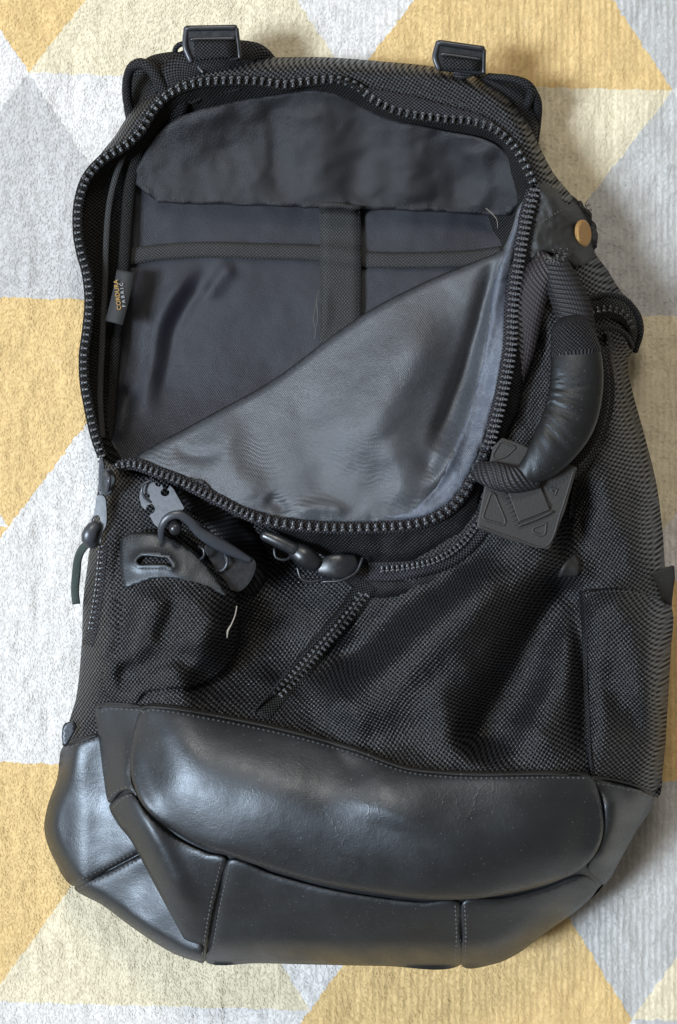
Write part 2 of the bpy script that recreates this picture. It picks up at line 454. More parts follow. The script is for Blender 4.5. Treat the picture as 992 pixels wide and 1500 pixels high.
def solid(name, outline, z, thick, material, parent, bevel=0.5, slope=(0, 0), holes=(), label=None, rnd=True, reg=False, step=3.0):
    """moulded piece: prism whose top is at height z (mm) with a rounded edge; slope = mm per px in x and y"""
    out = catmull(outline, True, step) if rnd else np.array(outline, float)
    loops = [out] + [catmull(h, True, step) if len(h) > 4 else np.array(h, float) for h in holes]
    pts = []; fc = []
    for k, lp in enumerate(loops):
        base = len(pts); pts += [Vector((float(p[0]), float(p[1]))) for p in lp]; fc.append(list(range(base, base + len(lp))))
    if len(loops) == 1:
        res = geometry.delaunay_2d_cdt(pts, [], fc, 1, 1e-4)
    else:
        ed = [];
        for lp in fc: ed += [(lp[i], lp[(i+1) % len(lp)]) for i in range(len(lp))]
        res = geometry.delaunay_2d_cdt(pts, ed, [], 0, 1e-4)
    V = np.array([(v.x, v.y) for v in res[0]]); F = []
    for f in res[2]:
        cen = np.array([V[list(f)].mean(0)])
        if not inside(cen, out)[0]: continue
        if any(inside(cen, h)[0] for h in loops[1:]): continue
        a, b, c = (V[k] for k in f[:3]); cr = (b[0]-a[0])*(c[1]-a[1]) - (b[1]-a[1])*(c[0]-a[0])
        F.append(tuple(f) if cr < 0 else tuple(f)[::-1])
    cx, cy = out[:, 0].mean(), out[:, 1].mean()
    zz = [z + slope[0]*(p[0]-cx) + slope[1]*(p[1]-cy) for p in V]
    bm = bmesh.new(); vs = [bm.verts.new(P(V[i, 0], V[i, 1], zz[i])) for i in range(len(V))]
    for f in F:
        try: bm.faces.new([vs[k] for k in f])
        except ValueError: pass
    bmesh.ops.dissolve_limit(bm, angle_limit=0.002, verts=bm.verts[:], edges=[e for e in bm.edges if not e.is_boundary])
    ex = bmesh.ops.extrude_face_region(bm, geom=bm.faces[:])
    for v in [g for g in ex['geom'] if isinstance(g, bmesh.types.BMVert)]: v.co.z -= thick * 0.001
    bmesh.ops.recalc_face_normals(bm, faces=bm.faces)
    for f in bm.faces: f.smooth = True
    me = bpy.data.meshes.new(name); bm.to_mesh(me); bm.free()
    me.uv_layers.new(name='UVMap')
    o = link(name, me, material, parent)
    md = o.modifiers.new('edge', 'BEVEL'); md.width = bevel * 0.001; md.segments = 2; md.limit_method = 'ANGLE'; md.angle_limit = R(40); md.use_clamp_overlap = True
    wn = o.modifiers.new('wn', 'WEIGHTED_NORMAL'); wn.keep_sharp = False
    if reg: SURF.append(BVHTree.FromPolygons([P(V[i, 0], V[i, 1], zz[i]) for i in range(len(V))], F))
    if label: o['label'] = label
    return o

def tooth_mesh(name, material, w=6.0, l=11.0, h=3.6):
    """one moulded zip tooth: clamp foot, neck and rounded head. x along the zip, y out towards the tape"""
    bm = bmesh.new()
    def box(cx, cy, cz, sx, sy, sz, bev):
        r_ = bmesh.ops.create_cube(bm, size=1.0); vs = r_['verts']
        for v in vs: v.co = Vector((cx + v.co.x*sx, cy + v.co.y*sy, cz + v.co.z*sz))
        es = list({e for v in vs for e in v.link_edges})
        bmesh.ops.bevel(bm, geom=es, offset=bev, segments=2, profile=0.6, affect='EDGES')
    k = S
    box(0, 0.20*l*k, h*0.45*k, w*0.62*k, l*0.62*k, h*0.9*k, 1.1*k)
    box(0, -0.28*l*k, h*0.5*k, w*k, l*0.42*k, h*k, 1.5*k)
    for f in bm.faces: f.smooth = True
    me = bpy.data.meshes.new(name); bm.to_mesh(me); bm.free(); me.materials.append(material)
    return me

def teeth(path, parent, mesh, spacing, flip=1, lift=0.4, tilt=0.0, on=False, name='zipper_tooth', limit=299):
    c = resample(catmull(path, step=2.0), spacing)
    if len(c) > limit: c = c[:limit]
    for i in range(len(c)):
        a = c[max(i-1, 0)]; b = c[min(i+1, len(c)-1)]
        z = (zat(c[i][0], c[i][1]) if on else c[i][2]) + lift
        p = P(c[i][0], c[i][1], z)
        t = (P(b[0], b[1], 0) - P(a[0], a[1], 0)).normalized(); up = Vector((0, 0, 1)); s = up.cross(t) * flip
        x = t * flip
        m = Matrix((( x.x, s.x, up.x), (x.y, s.y, up.y), (x.z, s.z, up.z))).to_4x4()
        m = Matrix.Translation(p) @ m @ Matrix.Rotation(tilt + random.uniform(-.08, .08), 4, 'X') @ Matrix.Rotation(random.uniform(-.06, .06), 4, 'Z')
        o = bpy.data.objects.new(name, mesh); COL.objects.link(o); o.parent = parent; o.matrix_world = m

# ------------------------------------------------------------------ rug and floor
def build_rug():
    m, nt, b = mat('woven_geometric_rug', (0.6, 0.6, 0.6), 0.95, spec=0.15, sheen=0.15)
    q = N(nt); o = q.obj(); sc = q.scale(o, 1 / S)
    # position in photograph pixels on the rug, with a hand-woven wobble
    wob = q.new('ShaderNodeVectorMath'); wob.operation = 'MULTIPLY_ADD'
    nz = q.noise(sc, 0.09, 3.0, 0.6, out=1)
    q.set(wob.inputs[0], nz); wob.inputs[1].default_value = (11, 11, 0); q.set(wob.inputs[2], sc)
    x, y, _ = q.xyz(wob.outputs[0])
    px = q.m('ADD', x, 496 - 5.5); py = q.m('SUBTRACT', 750 + 5.5, y)
    # lattice: nodes at (42+472i-15j [+236 odd], 108+341j+10i)
    v0 = q.m('MULTIPLY_ADD', q.m('SUBTRACT', px, 42), -0.028, q.m('SUBTRACT', py, 106))
    v = q.m('DIVIDE', v0, 341.0)
    # rows grow slightly towards the near edge
    v = q.m('ADD', v, q.m('MULTIPLY', q.m('SINE', q.m('MULTIPLY', v, PI / 4.06)), 0.045))
    u = q.m('DIVIDE', q.m('ADD', q.m('SUBTRACT', px, 42), q.m('MULTIPLY', v, 15)), 472.0)
    j = q.m('FLOOR', v); fv = q.m('SUBTRACT', v, j)
    U = q.m('SUBTRACT', u, q.m('MULTIPLY', q.m('MODULO', q.m('ADD', j, 10), 2.0), 0.5))
    hf = q.m('MULTIPLY', fv, 0.5)
    k = q.m('ADD', q.m('FLOOR', q.m('ADD', U, hf)), q.m('FLOOR', q.m('SUBTRACT', U, hf)))
    O = (0.58, 0.412, 0.19); Y = (0.60, 0.53, 0.38); W = (0.585, 0.56, 0.53); G = (0.44, 0.425, 0.41); C = (0.72, 0.68, 0.58); D = (0.43, 0.42, 0.40)
    # k = 2n-1: point-up triangle at node n; k = 2n: point-down between n and n+1
    rows = {
        -1: {-5: Y, -4: G, -3: W, -2: O, -1: Y, 0: W, 1: O, 2: D, 3: W},
        0: {-3: Y, -2: W, -1: G, 0: W, 1: G, 2: Y, 3: D, 4: W, 5: O},
        1: {-3: W, -2: O, -1: O, 0: O, -4: G, 1: G, 2: O, 3: Y},
        2: {-3: G, -2: O, -1: W, 0: W, 1: Y, 2: G, 3: O, 4: W},
        3: {-2: O, -1: Y, 0: W, 1: O, 2: D, 3: Y, 4: W},
        4: {-3: W, -2: Y, -1: W, 0: W, 1: O, 2: O, 3: W, 4: G},
    }
    # row 1 uses nodes shifted half a cell to the right: node n sits at x = 263 + 472n
    rows[1] = {-4: G, -3: W, -2: O, -1: O, 0: G, 1: Y, 2: Y, 3: W, 4: O}
    rows[1][-2] = O; rows[1][-1] = W
    rows[1] = {-5: G, -4: Y, -3: W, -2: O, -1: W, 0: G, 1: O, 2: Y, 3: W, 4: O}
    rows[3] = {-5: W, -4: G, -3: Y, -2: O, -1: Y, 0: W, 1: O, 2: D, 3: Y, 4: W}
    def ramp_for(d):
        r = q.new('ShaderNodeValToRGB'); cr = r.color_ramp; cr.interpolation = 'CONSTANT'
        while len(cr.elements) > 1: cr.elements.remove(cr.elements[-1])
        pal = [O, Y, W, G, D, W]
        first = True
        for kk in range(-7, 9):
            c = d.get(kk, pal[(kk * 5 + len(d)) % 6]); pos = (kk + 8) / 20
            e = cr.elements[0] if first else cr.elements.new(pos)
            e.position = pos; e.color = (*c, 1); first = False
        q.set(r.inputs[0], q.m('DIVIDE', q.m('ADD', k, 8.5), 20.0)); return r.outputs[0]
    col = ramp_for(rows[-1])
    for jj in (0, 1, 2, 3, 4):
        sel = q.m('GREATER_THAN', j, jj - 0.5); col = q.mix(sel, col, ramp_for(rows[jj]))
    # pile: upright ribs, tuft speckle, brushed patches
    X, Yy, _ = q.xyz(sc)
    ribw = q.m('MULTIPLY', q.m('SUBTRACT', q.noise(sc, 0.02, 2.0), 0.5), 7.0)
    rib = q.m('SINE', q.m('MULTIPLY', q.m('ADD', X, ribw), 2 * PI / 9.2))
    ribm = q.m('MULTIPLY', q.ramp(q.noise(sc, 0.006, 2.0), 0.35, 0.65, 0.35, 1.0), q.ramp(X, -300, 350, 0.15, 1.1))
    tuft = q.noise(sc, 0.22, 4.0, 0.7); patch = q.noise(sc, 0.016, 4.0, 0.6); fine = q.noise(sc, 0.6, 2.0)
    st = q.new('ShaderNodeVectorMath'); st.operation = 'MULTIPLY'; q.set(st.inputs[0], sc); st.inputs[1].default_value = (0.25, 0.08, 1)
    streak = q.noise(st.outputs[0], 1.0, 3.0, 0.6)
    h = q.m('ADD', q.m('MULTIPLY', q.m('MULTIPLY', rib, ribm), 0.40), q.m('ADD', q.m('MULTIPLY', tuft, 1.1), q.m('ADD', q.m('MULTIPLY', streak, 0.8), q.m('MULTIPLY', fine, 0.3))))
    h = q.m('ADD', h, q.m('MULTIPLY', patch, 1.5))
    q.set(b.inputs['Normal'], q.bump(h, 0.0007, 0.7))
    dark = q.m('MULTIPLY_ADD', q.m('MULTIPLY', rib, ribm), 0.075, q.m('ADD', q.ramp(tuft, 0.3, 0.7, 0.93, 1.06), q.ramp(patch, 0.35, 0.65, -0.04, 0.04)))
    mul = q.new('ShaderNodeVectorMath'); mul.operation = 'MULTIPLY'; q.set(mul.inputs[0], col)
    cmb = q.new('ShaderNodeCombineXYZ')
    for i_ in range(3): q.set(cmb.inputs[i_], dark)
    q.set(mul.inputs[1], cmb.outputs[0])
    stain = q.ramp(q.noise(sc, 0.010, 3.0, 0.6), 0.62, 0.80, 0, 0.2)
    q.set(b.inputs['Base Color'], q.mix(stain, mul.outputs[0], (0.55, 0.50, 0.43)))
    # mesh: fine in view with soft undulation of the pile, coarse beyond, thick with a bound edge
    xs = np.concatenate([np.linspace(-0.9, -0.26, 12)[:-1], np.linspace(-0.26, 0.26, 260), np.linspace(0.26, 0.9, 12)[1:]])
    ys = np.concatenate([np.linspace(-1.2, -0.36, 14)[:-1], np.linspace(-0.36, 0.36, 360), np.linspace(0.36, 1.2, 14)[1:]])
    V = []; F = []
    for y_ in ys:
        for x_ in xs:
            z = 0.0014 * noise.noise(Vector((x_*60, y_*38, 0))) + 0.0009 * noise.noise(Vector((x_*190, y_*110, 5))) - 0.001
            V.append((x_, y_, z))
    nx = len(xs)
    for a in range(len(ys) - 1):
        for c in range(nx - 1): i = a*nx + c; F.append((i, i+1, i+nx+1, i+nx))
    me = mesh_from('rug', V, F)
    rug = link('rug', me, m)
    md = rug.modifiers.new('thickness', 'SOLIDIFY'); md.thickness = 0.011; md.offset = -1
    rug['label'] = 'pale woven rug of yellow, white and grey triangles lying under the backpack'
    rug['category'] = 'rug'
    # the cut pile itself: short leaning yarn ends
    rng = np.random.default_rng(5); n = 200000
    x = rng.uniform(-0.215, 0.215, n); y = rng.uniform(-0.315, 0.315, n)
    L = rng.uniform(0.0008, 0.0020, n); wd = rng.uniform(0.00018, 0.00042, n); a = rng.normal(-1.45, 0.75, n); up = rng.uniform(0.0000, 0.00035, n)
    dx, dy = np.cos(a), np.sin(a); z = np.array([0.0014 * noise.noise(Vector((p_*60, q_*38, 0))) + 0.0009 * noise.noise(Vector((p_*190, q_*110, 5))) for p_, q_ in zip(x, y)]) - 0.0008 + rng.uniform(-.0001, .0003, n)
    A = np.stack([x - dy*wd, y + dx*wd, z], 1); B = np.stack([x + dy*wd, y - dx*wd, z], 1); Cc = np.stack([x + dx*L, y + dy*L, z + up], 1)
    V = np.stack([A, B, Cc], 1).reshape(-1, 3)
    me = bpy.data.meshes.new('rug_pile'); me.vertices.add(3*n); me.vertices.foreach_set('co', V.ravel())
    me.loops.add(3*n); me.loops.foreach_set('vertex_index', np.arange(3*n)); me.polygons.add(n)
    me.polygons.foreach_set('loop_start', np.arange(0, 3*n, 3)); me.update(calc_edges=True)
    m2 = m.copy(); m2.name = 'woven_geometric_rug_pile'; b2 = m2.node_tree.nodes['Principled BSDF']
    for l_ in list(b2.inputs['Normal'].links): m2.node_tree.links.remove(l_)
    link('rug_pile', me, m2, rug, 'stuff')
    fm, nt, b = mat('oak_floor', (0.30, 0.19, 0.11), 0.45)
    q = N(nt); o = q.obj(); x, y, _ = q.xyz(o)
    g = q.new('ShaderNodeVectorMath'); g.operation = 'MULTIPLY'; q.set(g.inputs[0], o); g.inputs[1].default_value = (30, 3, 1)
    q.set(b.inputs['Base Color'], q.mix(q.noise(g.outputs[0], 1, 5), (0.22, 0.13, 0.07), (0.36, 0.24, 0.14)))
    me = mesh_from('floor', [(-4, -4, -.0135), (4, -4, -.0135), (4, 4, -.0135), (-4, 4, -.0135)], [(0, 1, 2, 3)])
    fl = link('floor', me, fm); fl['kind'] = 'structure'
build_rug()

# ------------------------------------------------------------------ the backpack
bag = bpy.data.objects.new('backpack', None); COL.objects.link(bag); bag.empty_display_size = 0.1
bag['label'] = 'black nylon and leather backpack lying open with its zipped front flap folded down'
bag['category'] = 'backpack'

SIL = [(150,668),(139,640),(131,600),(124,560),(122,520),(126,480),(129,440),(125,400),(117,370),(112,340),(113,300),(124,258),(150,222),(168,200),(190,166),(228,125),(268,101),(330,88),(400,84),(480,84),(560,90),(640,98),(690,110),(740,138),(768,170),(788,210),(812,255),(838,288),(852,305),(866,330),(872,370),(890,395),(905,420),(928,448),(938,475),(934,505),(920,530),(926,570),(945,640),(962,710),(971,780),(975,835),(984,880),(984,930),(981,985),(976,1060),(971,1130),(962,1168),(940,1205),(915,1250),(880,1306),(850,1332),(800,1368),(760,1397),(725,1413),(660,1416),(560,1415),(460,1413),(380,1411),(310,1411),(270,1404),(235,1386),(200,1364),(150,1328),(108,1300),(76,1256),(63,1216),(68,1180),(84,1140),(91,1100),(100,1064),(112,1020),(120,940),(122,880),(132,800),(140,740),(146,700)]
SILs = catmull(SIL, True, 8.0)
LOW = [(172,683,58),(195,680,62),(230,692,66),(270,708,71),(320,733,76),(370,757,79),(420,768,80),(480,773,80),(540,773,80),(600,769,80),(640,757,80),(670,735,80),(692,700,80),(712,655,80),(730,590,79),(745,510,77),(748,450,75),(757,380,72),(768,320,67),(780,278,62)]
UP = [(150,668,52),(140,640,49),(131,600,46),(124,560,44),(123,520,42),(128,480,42),(131,440,42),(127,400,42),(119,370,42),(114,340,42),(115,300,42),(126,262,43),(150,234,45),(185,212,46),(207,190,46),(224,162,47),(247,138,48),(282,123,50),(330,118,51),(380,119,51),(415,124,51),(450,119,51),(490,117,52),(520,125,50),(550,148,47),(580,162,46),(630,172,46),(690,178,48),(725,190,50),(750,212,52),(768,240,55),(780,266,58)]

base = rbf([
    (300,100,46),(480,95,48),(620,110,46),(720,140,46),(230,135,44),(150,225,42),(115,320,38),(125,440,38),(125,560,42),(150,660,50),(790,230,50),
    (810,290,58),(850,330,50),(800,400,66),(860,430,62),(920,470,45),(780,520,70),(860,560,64),(910,600,52),(720,680,74),(800,720,74),(880,740,66),(940,760,50),
    (170,720,56),(230,730,58),(330,790,46),(430,830,42),(520,850,50),(620,820,68),(690,770,70),
    (150,850,62),(220,880,76),(300,900,74),(400,900,46),(400,970,56),(500,940,58),(600,960,78),(700,900,82),(780,880,74),(850,850,66),(930,880,64),(960,950,56),
    (140,980,66),(220,1000,80),(330,1010,74),(450,1040,80),(560,1080,86),(700,1060,90),(800,1040,80),(880,1040,78),(950,1100,62),
    (110,1100,44),(140,1090,50),(175,1080,64),(240,1080,92),(400,1120,104),(560,1150,108),(700,1170,106),(840,1170,92),(920,1180,66),
    (80,1220,50),(150,1210,66),(230,1200,92),(350,1220,106),(500,1260,108),(680,1290,104),(820,1260,90),(890,1240,70),
    (140,1300,50),(250,1330,73),(300,1380,68),(450,1390,76),(600,1395,76),(720,1390,66),(820,1330,56)])
FOLDS = [
    Fold([(850,770),(800,795),(735,838),(680,890),(625,945),(556,1012),(470,1072)], 24, 58, 50, .12),
    Fold([(770,785),(705,812),(640,856),(580,900),(520,950),(440,1005)], -13, 30, 26, .2),
    Fold([(850,830),(800,900),(755,985),(712,1060),(690,1120)], -22, 42, 30, .15),
    Fold([(880,860),(840,950),(800,1040),(760,1120)], 10, 40, 40, .2),
    Fold([(560,890),(530,930),(500,985)], -7, 26, 26, .3), Fold([(640,860),(600,900),(570,940)], 5, 30, 26, .3),
    Fold([(620,1000),(650,1060),(640,1110)], 6, 34, 30, .3), Fold([(480,1040),(520,1075),(560,1100)], -6, 20, 20, .3),
    Fold([(835,850),(852,940),(856,1040),(860,1120)], -10, 18, 16),
    Fold([(900,560),(890,650),(900,740),(905,820)], 9, 28, 34),
    Fold([(840,690),(850,760),(800,800),(700,850)], -7, 22, 24),
    Fold([(170,740),(160,840),(158,940),(140,1040)], 6, 20, 26),
    Fold([(330,770),(400,810),(480,840)], -10, 34, 34),
    Fold([(350,880),(365,940),(320,985),(260,1005)], -11, 34, 30),
    Fold([(300,960),(240,965),(200,985),(190,1020)], -11, 18, 22),
    Fold([(400,900),(420,960),(400,1010)], -6, 30, 30),
    Fold([(470,900),(520,930),(560,900)], 7, 28, 28),
    Fold([(868,850),(915,900),(945,990),(950,1060)], 11, 36, 34),
    Fold([(850,690),(842,770),(815,850)], -9, 22, 22), Fold([(965,690),(935,770),(905,850)], 6, 24, 30), Fold([(880,640),(850,720),(870,800)], 5, 22, 22),
    Fold([(700,960),(660,1010),(650,1080)], 5, 30, 26), Fold([(800,960),(770,1030),(740,1110)], -5, 24, 24), Fold([(160,700),(150,790),(140,870)], 5, 16, 20),
    Fold([(880,960),(930,1060),(950,1120)], -5, 18, 30),
    Fold([(790,600),(750,640),(720,700)], -9, 22, 22),
    Fold([(790,470),(778,560),(760,630)], -10, 16, 24),
    # leather
    
    Fold([(560,1100),(585,1160),(570,1220)], 2.6, 60, 60),
    
    Fold([(168,1040),(180,1110),(200,1180),(240,1260),(290,1370)], 9, 22, 34),
    Fold([(120,1090),(125,1180),(170,1260)], -4, 30, 40),
    Fold([(900,1150),(895,1220),(870,1280)], 8, 18, 24),
]
def rolloff(pts, D=20.0, Rr=40.0):
    d, _, _ = pdist(pts, SILs, True)
    return D * np.clip(1 - d / Rr, 0, 1)**2.3
def G(pts, wr=1.6):
    z = base(pts)
    for f in FOLDS: z = z + f(pts)
    z = z - rolloff(pts)
    if wr: z = z + fbm(pts, 55, wr, 2.2, 3)
    return z
def Gl(pts):   # smoother over leather
    return G(pts, 0.0) + fbm(pts, 110, 1.2, 7.7, 2)
def off(f, k): return lambda p: f(p) + k

# ---- outer side wall down to the rug
def wall(name, a, b, material, zt):
    seg = [p for p in SILs]
    idx = range(a, b + 1) if b > a else list(range(a, len(seg))) + list(range(0, b + 1))
    pts = np.array([seg[i % len(seg)] for i in idx])
    z = zt(pts); c = np.array([500.0, 750.0]); V = []; F = []; U = []; L = 0
    prof = ((0.0, 0.0, 1.0), (3.0, 0.0, 0.86), (3.5, 0.0, 0.6), (4.0, 0, 0.35), (9.0, 0, 0.12), (20.0, 0, 0.0))
    for i, p in enumerate(pts):
        t = pts[min(i+1, len(pts)-1)] - pts[max(i-1, 0)]; t = t / np.linalg.norm(t); nr = np.array([-t[1], t[0]])
        if np.dot(nr, c - p) < 0: nr = -nr
        if i: L += np.linalg.norm(p - pts[i-1]) / 100
        wv = 1 + 0.4 * noise.noise(Vector((L * 1.5, 2, 0)))
        for (ins, _, f) in prof:
            q = p + nr * (ins * wv + 2.5 + (1 - f) * 0.07 * z[i]); V.append(P(q[0], q[1], 0.6 + (z[i] + 0.4) * f)); U.append((L, f * z[i] / 40))
    m_ = len(prof)
    for i in range(len(pts) - 1):
        for k in range(m_ - 1): a_ = i*m_ + k; F.append((a_, a_ + 1, a_ + m_ + 1, a_ + m_))
    me = mesh_from(name, V, F, U)
    bm = bmesh.new(); bm.from_mesh(me); bmesh.ops.recalc_face_normals(bm, faces=bm.faces); bm.to_mesh(me); bm.free()
    return link(name, me, material, bag)
def sil_index(pt): return int(np.argmin(np.linalg.norm(SILs - np.array(pt), axis=1)))
iL, iR = sil_index((91, 1098)), sil_index((964, 1165))
wall('side_wall', iR, iL, M['leather'], lambda p: Gl(p))
wall('side_wall', iL, iR, M['nylon_fine'], lambda p: G(p))

# back panel lying on the rug (bottom of the bag)
inner = SILs + (np.array([500.0, 760.0]) - SILs) * 0.035
panel('back_panel', [tuple(p) for p in inner[::3]], lambda p: np.full(len(p), 4.0), M['nylon_fine'], bag, spacing=40, thick=2.0, reg=False)

# ---- inside of the main compartment
fl = rbf([(150,250,30),(200,200,30),(250,150,34),(480,135,36),(620,185,34),(760,250,30),(130,400,26),(160,330,20),(135,560,26),(165,500,18),(160,650,34),(180,600,20),
          (250,300,20),(480,220,22),(650,260,23),(350,400,18),(500,450,19),(650,400,22),(760,360,24),(740,290,20),(300,520,16),(400,560,18),(500,560,22),(250,640,24),(600,560,24),(350,640,26),(700,560,30)])
lf = [Fold([(300,385),(262,420),(236,470),(226,530),(214,590),(205,640)], 3.6, 20, 15), Fold([(330,385),(290,425),(256,480),(244,540),(226,610)], -2.6, 12, 18), Fold([(345,385),(318,410),(300,440)], 2.2, 14, 14), Fold([(190,560),(180,600),(172,650)], -3, 12, 16)]
def FL(p):
    z = fl(p)
    for f in lf: z = z + f(p)
    return z + fbm(p, 110, 0.6, 4.4, 2) + fbm(p, 30, 0.4, 8.4, 2)
OPEN = [(u[0], u[1]) for u in UP] + [(l[0], l[1]) for l in LOW[::-1]]
# black seam tape wall between the zip and the lining
tape_in = rbf([(115,320,41),(120,260,42),(200,195,45),(300,122,49),(480,121,51),(600,172,45),(700,185,47),(775,262,56),(128,440,41),(124,540,42),(148,655,50),
               (175,340,18),(172,440,17),(165,540,17),(170,640,24),(200,250,22),(250,190,26),(360,165,28),(480,160,30),(620,205,28),(720,230,32),(760,285,40),(450,400,8),(600,500,10),(300,550,8)])
panel('lining_wall', OPEN, lambda p: tape_in(p) + fbm(p, 20, 0.9, 1.1, 2), M['mesh'], bag, spacing=6, thick=1.0)
FLo = [(205,215),(250,170),(330,145),(420,142),(480,136),(560,170),(640,192),(725,215),(762,262),(775,300),(760,400),(740,500),(700,640),(600,700),(400,720),(250,705),(178,678),(160,640),(163,600),(170,520),(176,440),(182,360),(190,280)]
panel('lining', FLo, FL, M['lining'], bag, spacing=5.5, thick=1.0)
# rolled seam binding down the left of the compartment
tube('seam_binding', [(228,172,33),(205,215,29),(192,262,27),(186,320,24),(182,380,23),(176,440,22),(170,500,22),(166,560,22),(162,610,25),(158,655,33)], [7,8,9,9,9,8,8,7,7,6], M['mesh'], bag, flat=0.7)
tube('seam_binding', [(198,200,35),(178,235,34),(162,290,32),(156,350,31),(154,420,30),(150,500,30),(147,580,32),(150,640,42)], 4.5, M['elastic'], bag, flat=0.5)
tube('seam_binding', [(245,155,38),(262,148,38),(285,148,38),(300,139,39),(330,134,40),(350,130,42)], 3.5, M['mesh'], bag, flat=0.8)

# pocket sleeve below, its elastic binding, the centre strap
ribbon('elastic_binding', [(178,378,25),(230,370,25),(300,366,25),(380,368,25),(470,371,25),(540,380,26),(620,381,27),(690,378,28),(735,372,32)], 24, M['elastic'], bag, on=2.2, thick=1.8, crown=0.8)
stitches([(180,388),(232,381),(300,377),(380,379),(465,381),(540,390),(620,390)], bag, spacing=6, ln=4, lift=0.3, r=0.8, material=M['thread'])
# upper pocket flap
UFo = [(190,262),(192,256),(203,240),(228,200),(262,172),(330,152),(400,140),(480,134),(555,168),(640,190),(722,210),(765,256),(774,278),(771,285),(748,313),(743,316),(738,316),(700,315),(620,309),(480,305),(350,300),(280,298),(238,297),(230,296),(227,293),(194,266)]
uf = rbf([(200,255,29),(230,296,27),(350,300,29),(480,305,30),(620,309,30),(745,316,32),(765,275,42),(700,250,35),(600,230,34),(480,200,36),(350,200,33),(250,220,31),(480,140,42),(300,160,40),(700,205,44)])
ufold = [Fold([(395,140),(405,220),(412,300)], -1.7, 20, 16, .15), Fold([(520,140),(530,210),(516,300)], -1.8, 20, 24, .15), Fold([(455,150),(470,230),(475,300)], 1.4, 26, 24, .15),
         Fold([(640,180),(660,240),(664,305)], -1.8, 24, 20, .15), Fold([(588,170),(598,240),(606,300)], 2.0, 26, 26, .15), Fold([(700,210),(712,270),(704,312)], 2, 16, 18, .15),
         Fold([(240,190),(300,175),(345,150)], 1.6, 14, 20, .2), Fold([(250,270),(300,240),(370,200)], -1.2, 16, 24, .3)]
HEMU = np.array([(194,266),(230,296),(350,300),(480,305),(620,309),(738,316),(771,285)], float)
def UF(p):
    z = uf(p)
    for f in ufold: z = z + f(p)
    d, _, _ = pdist(p, HEMU)
    return z + fbm(p, 80, 0.7, 8.2, 2) + fbm(p, 13, 1.0, 2.2, 2) * np.exp(-d / 14) + fbm(p, 28, 0.7, 6.2, 2)
panel('pocket_flap', UFo, UF, M['lining_flap'], bag, spacing=4.5, thick=1.8)
stitches([(212,272),(233,290),(350,294),(480,299),(620,303),(742,310),(764,285)], bag, spacing=7, ln=5, r=0.7)
ribbon('webbing_strap', [(498,302,29),(499,350,28),(499,400,27),(499,450,27),(498,500,28),(498,540,29)], 60, M['elastic'], bag, on=4.0, thick=2.4, label='flat black webbing strap sewn down the middle of the lining')
for x in (471, 526): stitches([(x,310),(x,360),(x,420),(x-1,490)], bag, spacing=6.5, ln=4.5, r=0.6)
# frayed threads beside the strap
for q in ([(466,440,30),(462,452,33),(460,470,34),(463,485,31),(461,496,30)], [(468,425,30),(464,440,33),(466,462,33),(464,478,32)]): tube('loose_thread', q, 0.8, M['thread_grey'], bag, seg=6)

# woven label
lab = ribbon('woven_label', [(184,397,34),(180,420,34.5),(174,446,35),(167,473,35)], 26, M['label'], bag, thick=0.6, cross=3, drop=1.0)
def text(s, px, py, z, size, ang, material, parent, name='lettering', space=1.0, shear=0.0, extr=0.12):
    cu = bpy.data.curves.new(name, 'FONT'); cu.body = s; cu.size = size * S; cu.extrude = extr * 0.001; cu.align_x = 'CENTER'; cu.align_y = 'CENTER'; cu.space_character = space; cu.shear = shear; cu.offset = 0.00005
    to = bpy.data.objects.new('tmp', cu); COL.objects.link(to); bpy.context.view_layer.update()
    me = bpy.data.meshes.new_from_object(to.evaluated_get(bpy.context.evaluated_depsgraph_get())); bpy.data.objects.remove(to)
    me.name = name; me.materials.clear()
    o = link(name, me, material, parent); o.location = P(px, py, z); o.rotation_euler = (0, 0, ang); return o
text('CORDURA', 172.5, 432, 35.6, 8.6, R(97), M['print_gold'], lab, space=1.05)
text('FABRIC', 180, 432, 35.4, 6.4, R(97), M['print_white'], lab, space=1.85)

# ---- rim: fabric band round the top and left
rim_out = [p for p in SIL if True]
iA = [i for i, p in enumerate(SIL) if p == (113,300)][0]; iB = [i for i, p in enumerate(SIL) if p == (838,288)][0]
upi = [(u[0], u[1]) for u in UP if True]
ja = 10
rim = SIL[iA:iB+1] + [(836,300),(800,296),(790,280)] + upi[::-1][:len(upi)-ja]
rimz = rbf([(u[0], u[1], u[2] - 1.5) for u in UP] + [(300,100,48),(480,93,49),(620,112,49),(700,132,49),(760,180,50),(200,168,45),(160,218,43),(808,262,52),(780,222,50)])
def RZ(p):
    return rimz(p) - rolloff(p, 16, 22) + fbm(p, 45, 0.9, 6.1, 2)
panel('rim_panel', rim, RZ, M['nylon'], bag, spacing=4.0, puff=2.0, pw=8, rot=0.2)
# mauve tape that shows where the rim gapes at the upper right
panel('zipper_tape', [(520,128),(560,132),(600,140),(660,156),(712,172),(742,196),(725,188),(690,176),(630,169),(580,159),(550,145)], lambda p: rimz(p) + 2.2, M['tape'], bag, spacing=4, thick=0.8, reg=False)
stitches([(560,126),(620,138),(690,158),(740,186),(765,222),(785,262)], bag, spacing=5, ln=3.5)

TT = tooth_mesh('zipper_tooth', M['tooth'], 6.6, 11.2, 4.6)
TTs = tooth_mesh('zipper_tooth', M['tooth'], 6.2, 9.5, 4.2)
TTd = tooth_mesh('zipper_tooth', M['tooth_dull'], 5.2, 8.0, 3.2)
TTx = tooth_mesh('zipper_tooth', M['tooth_dull'], 5.0, 9.5, 3.6)
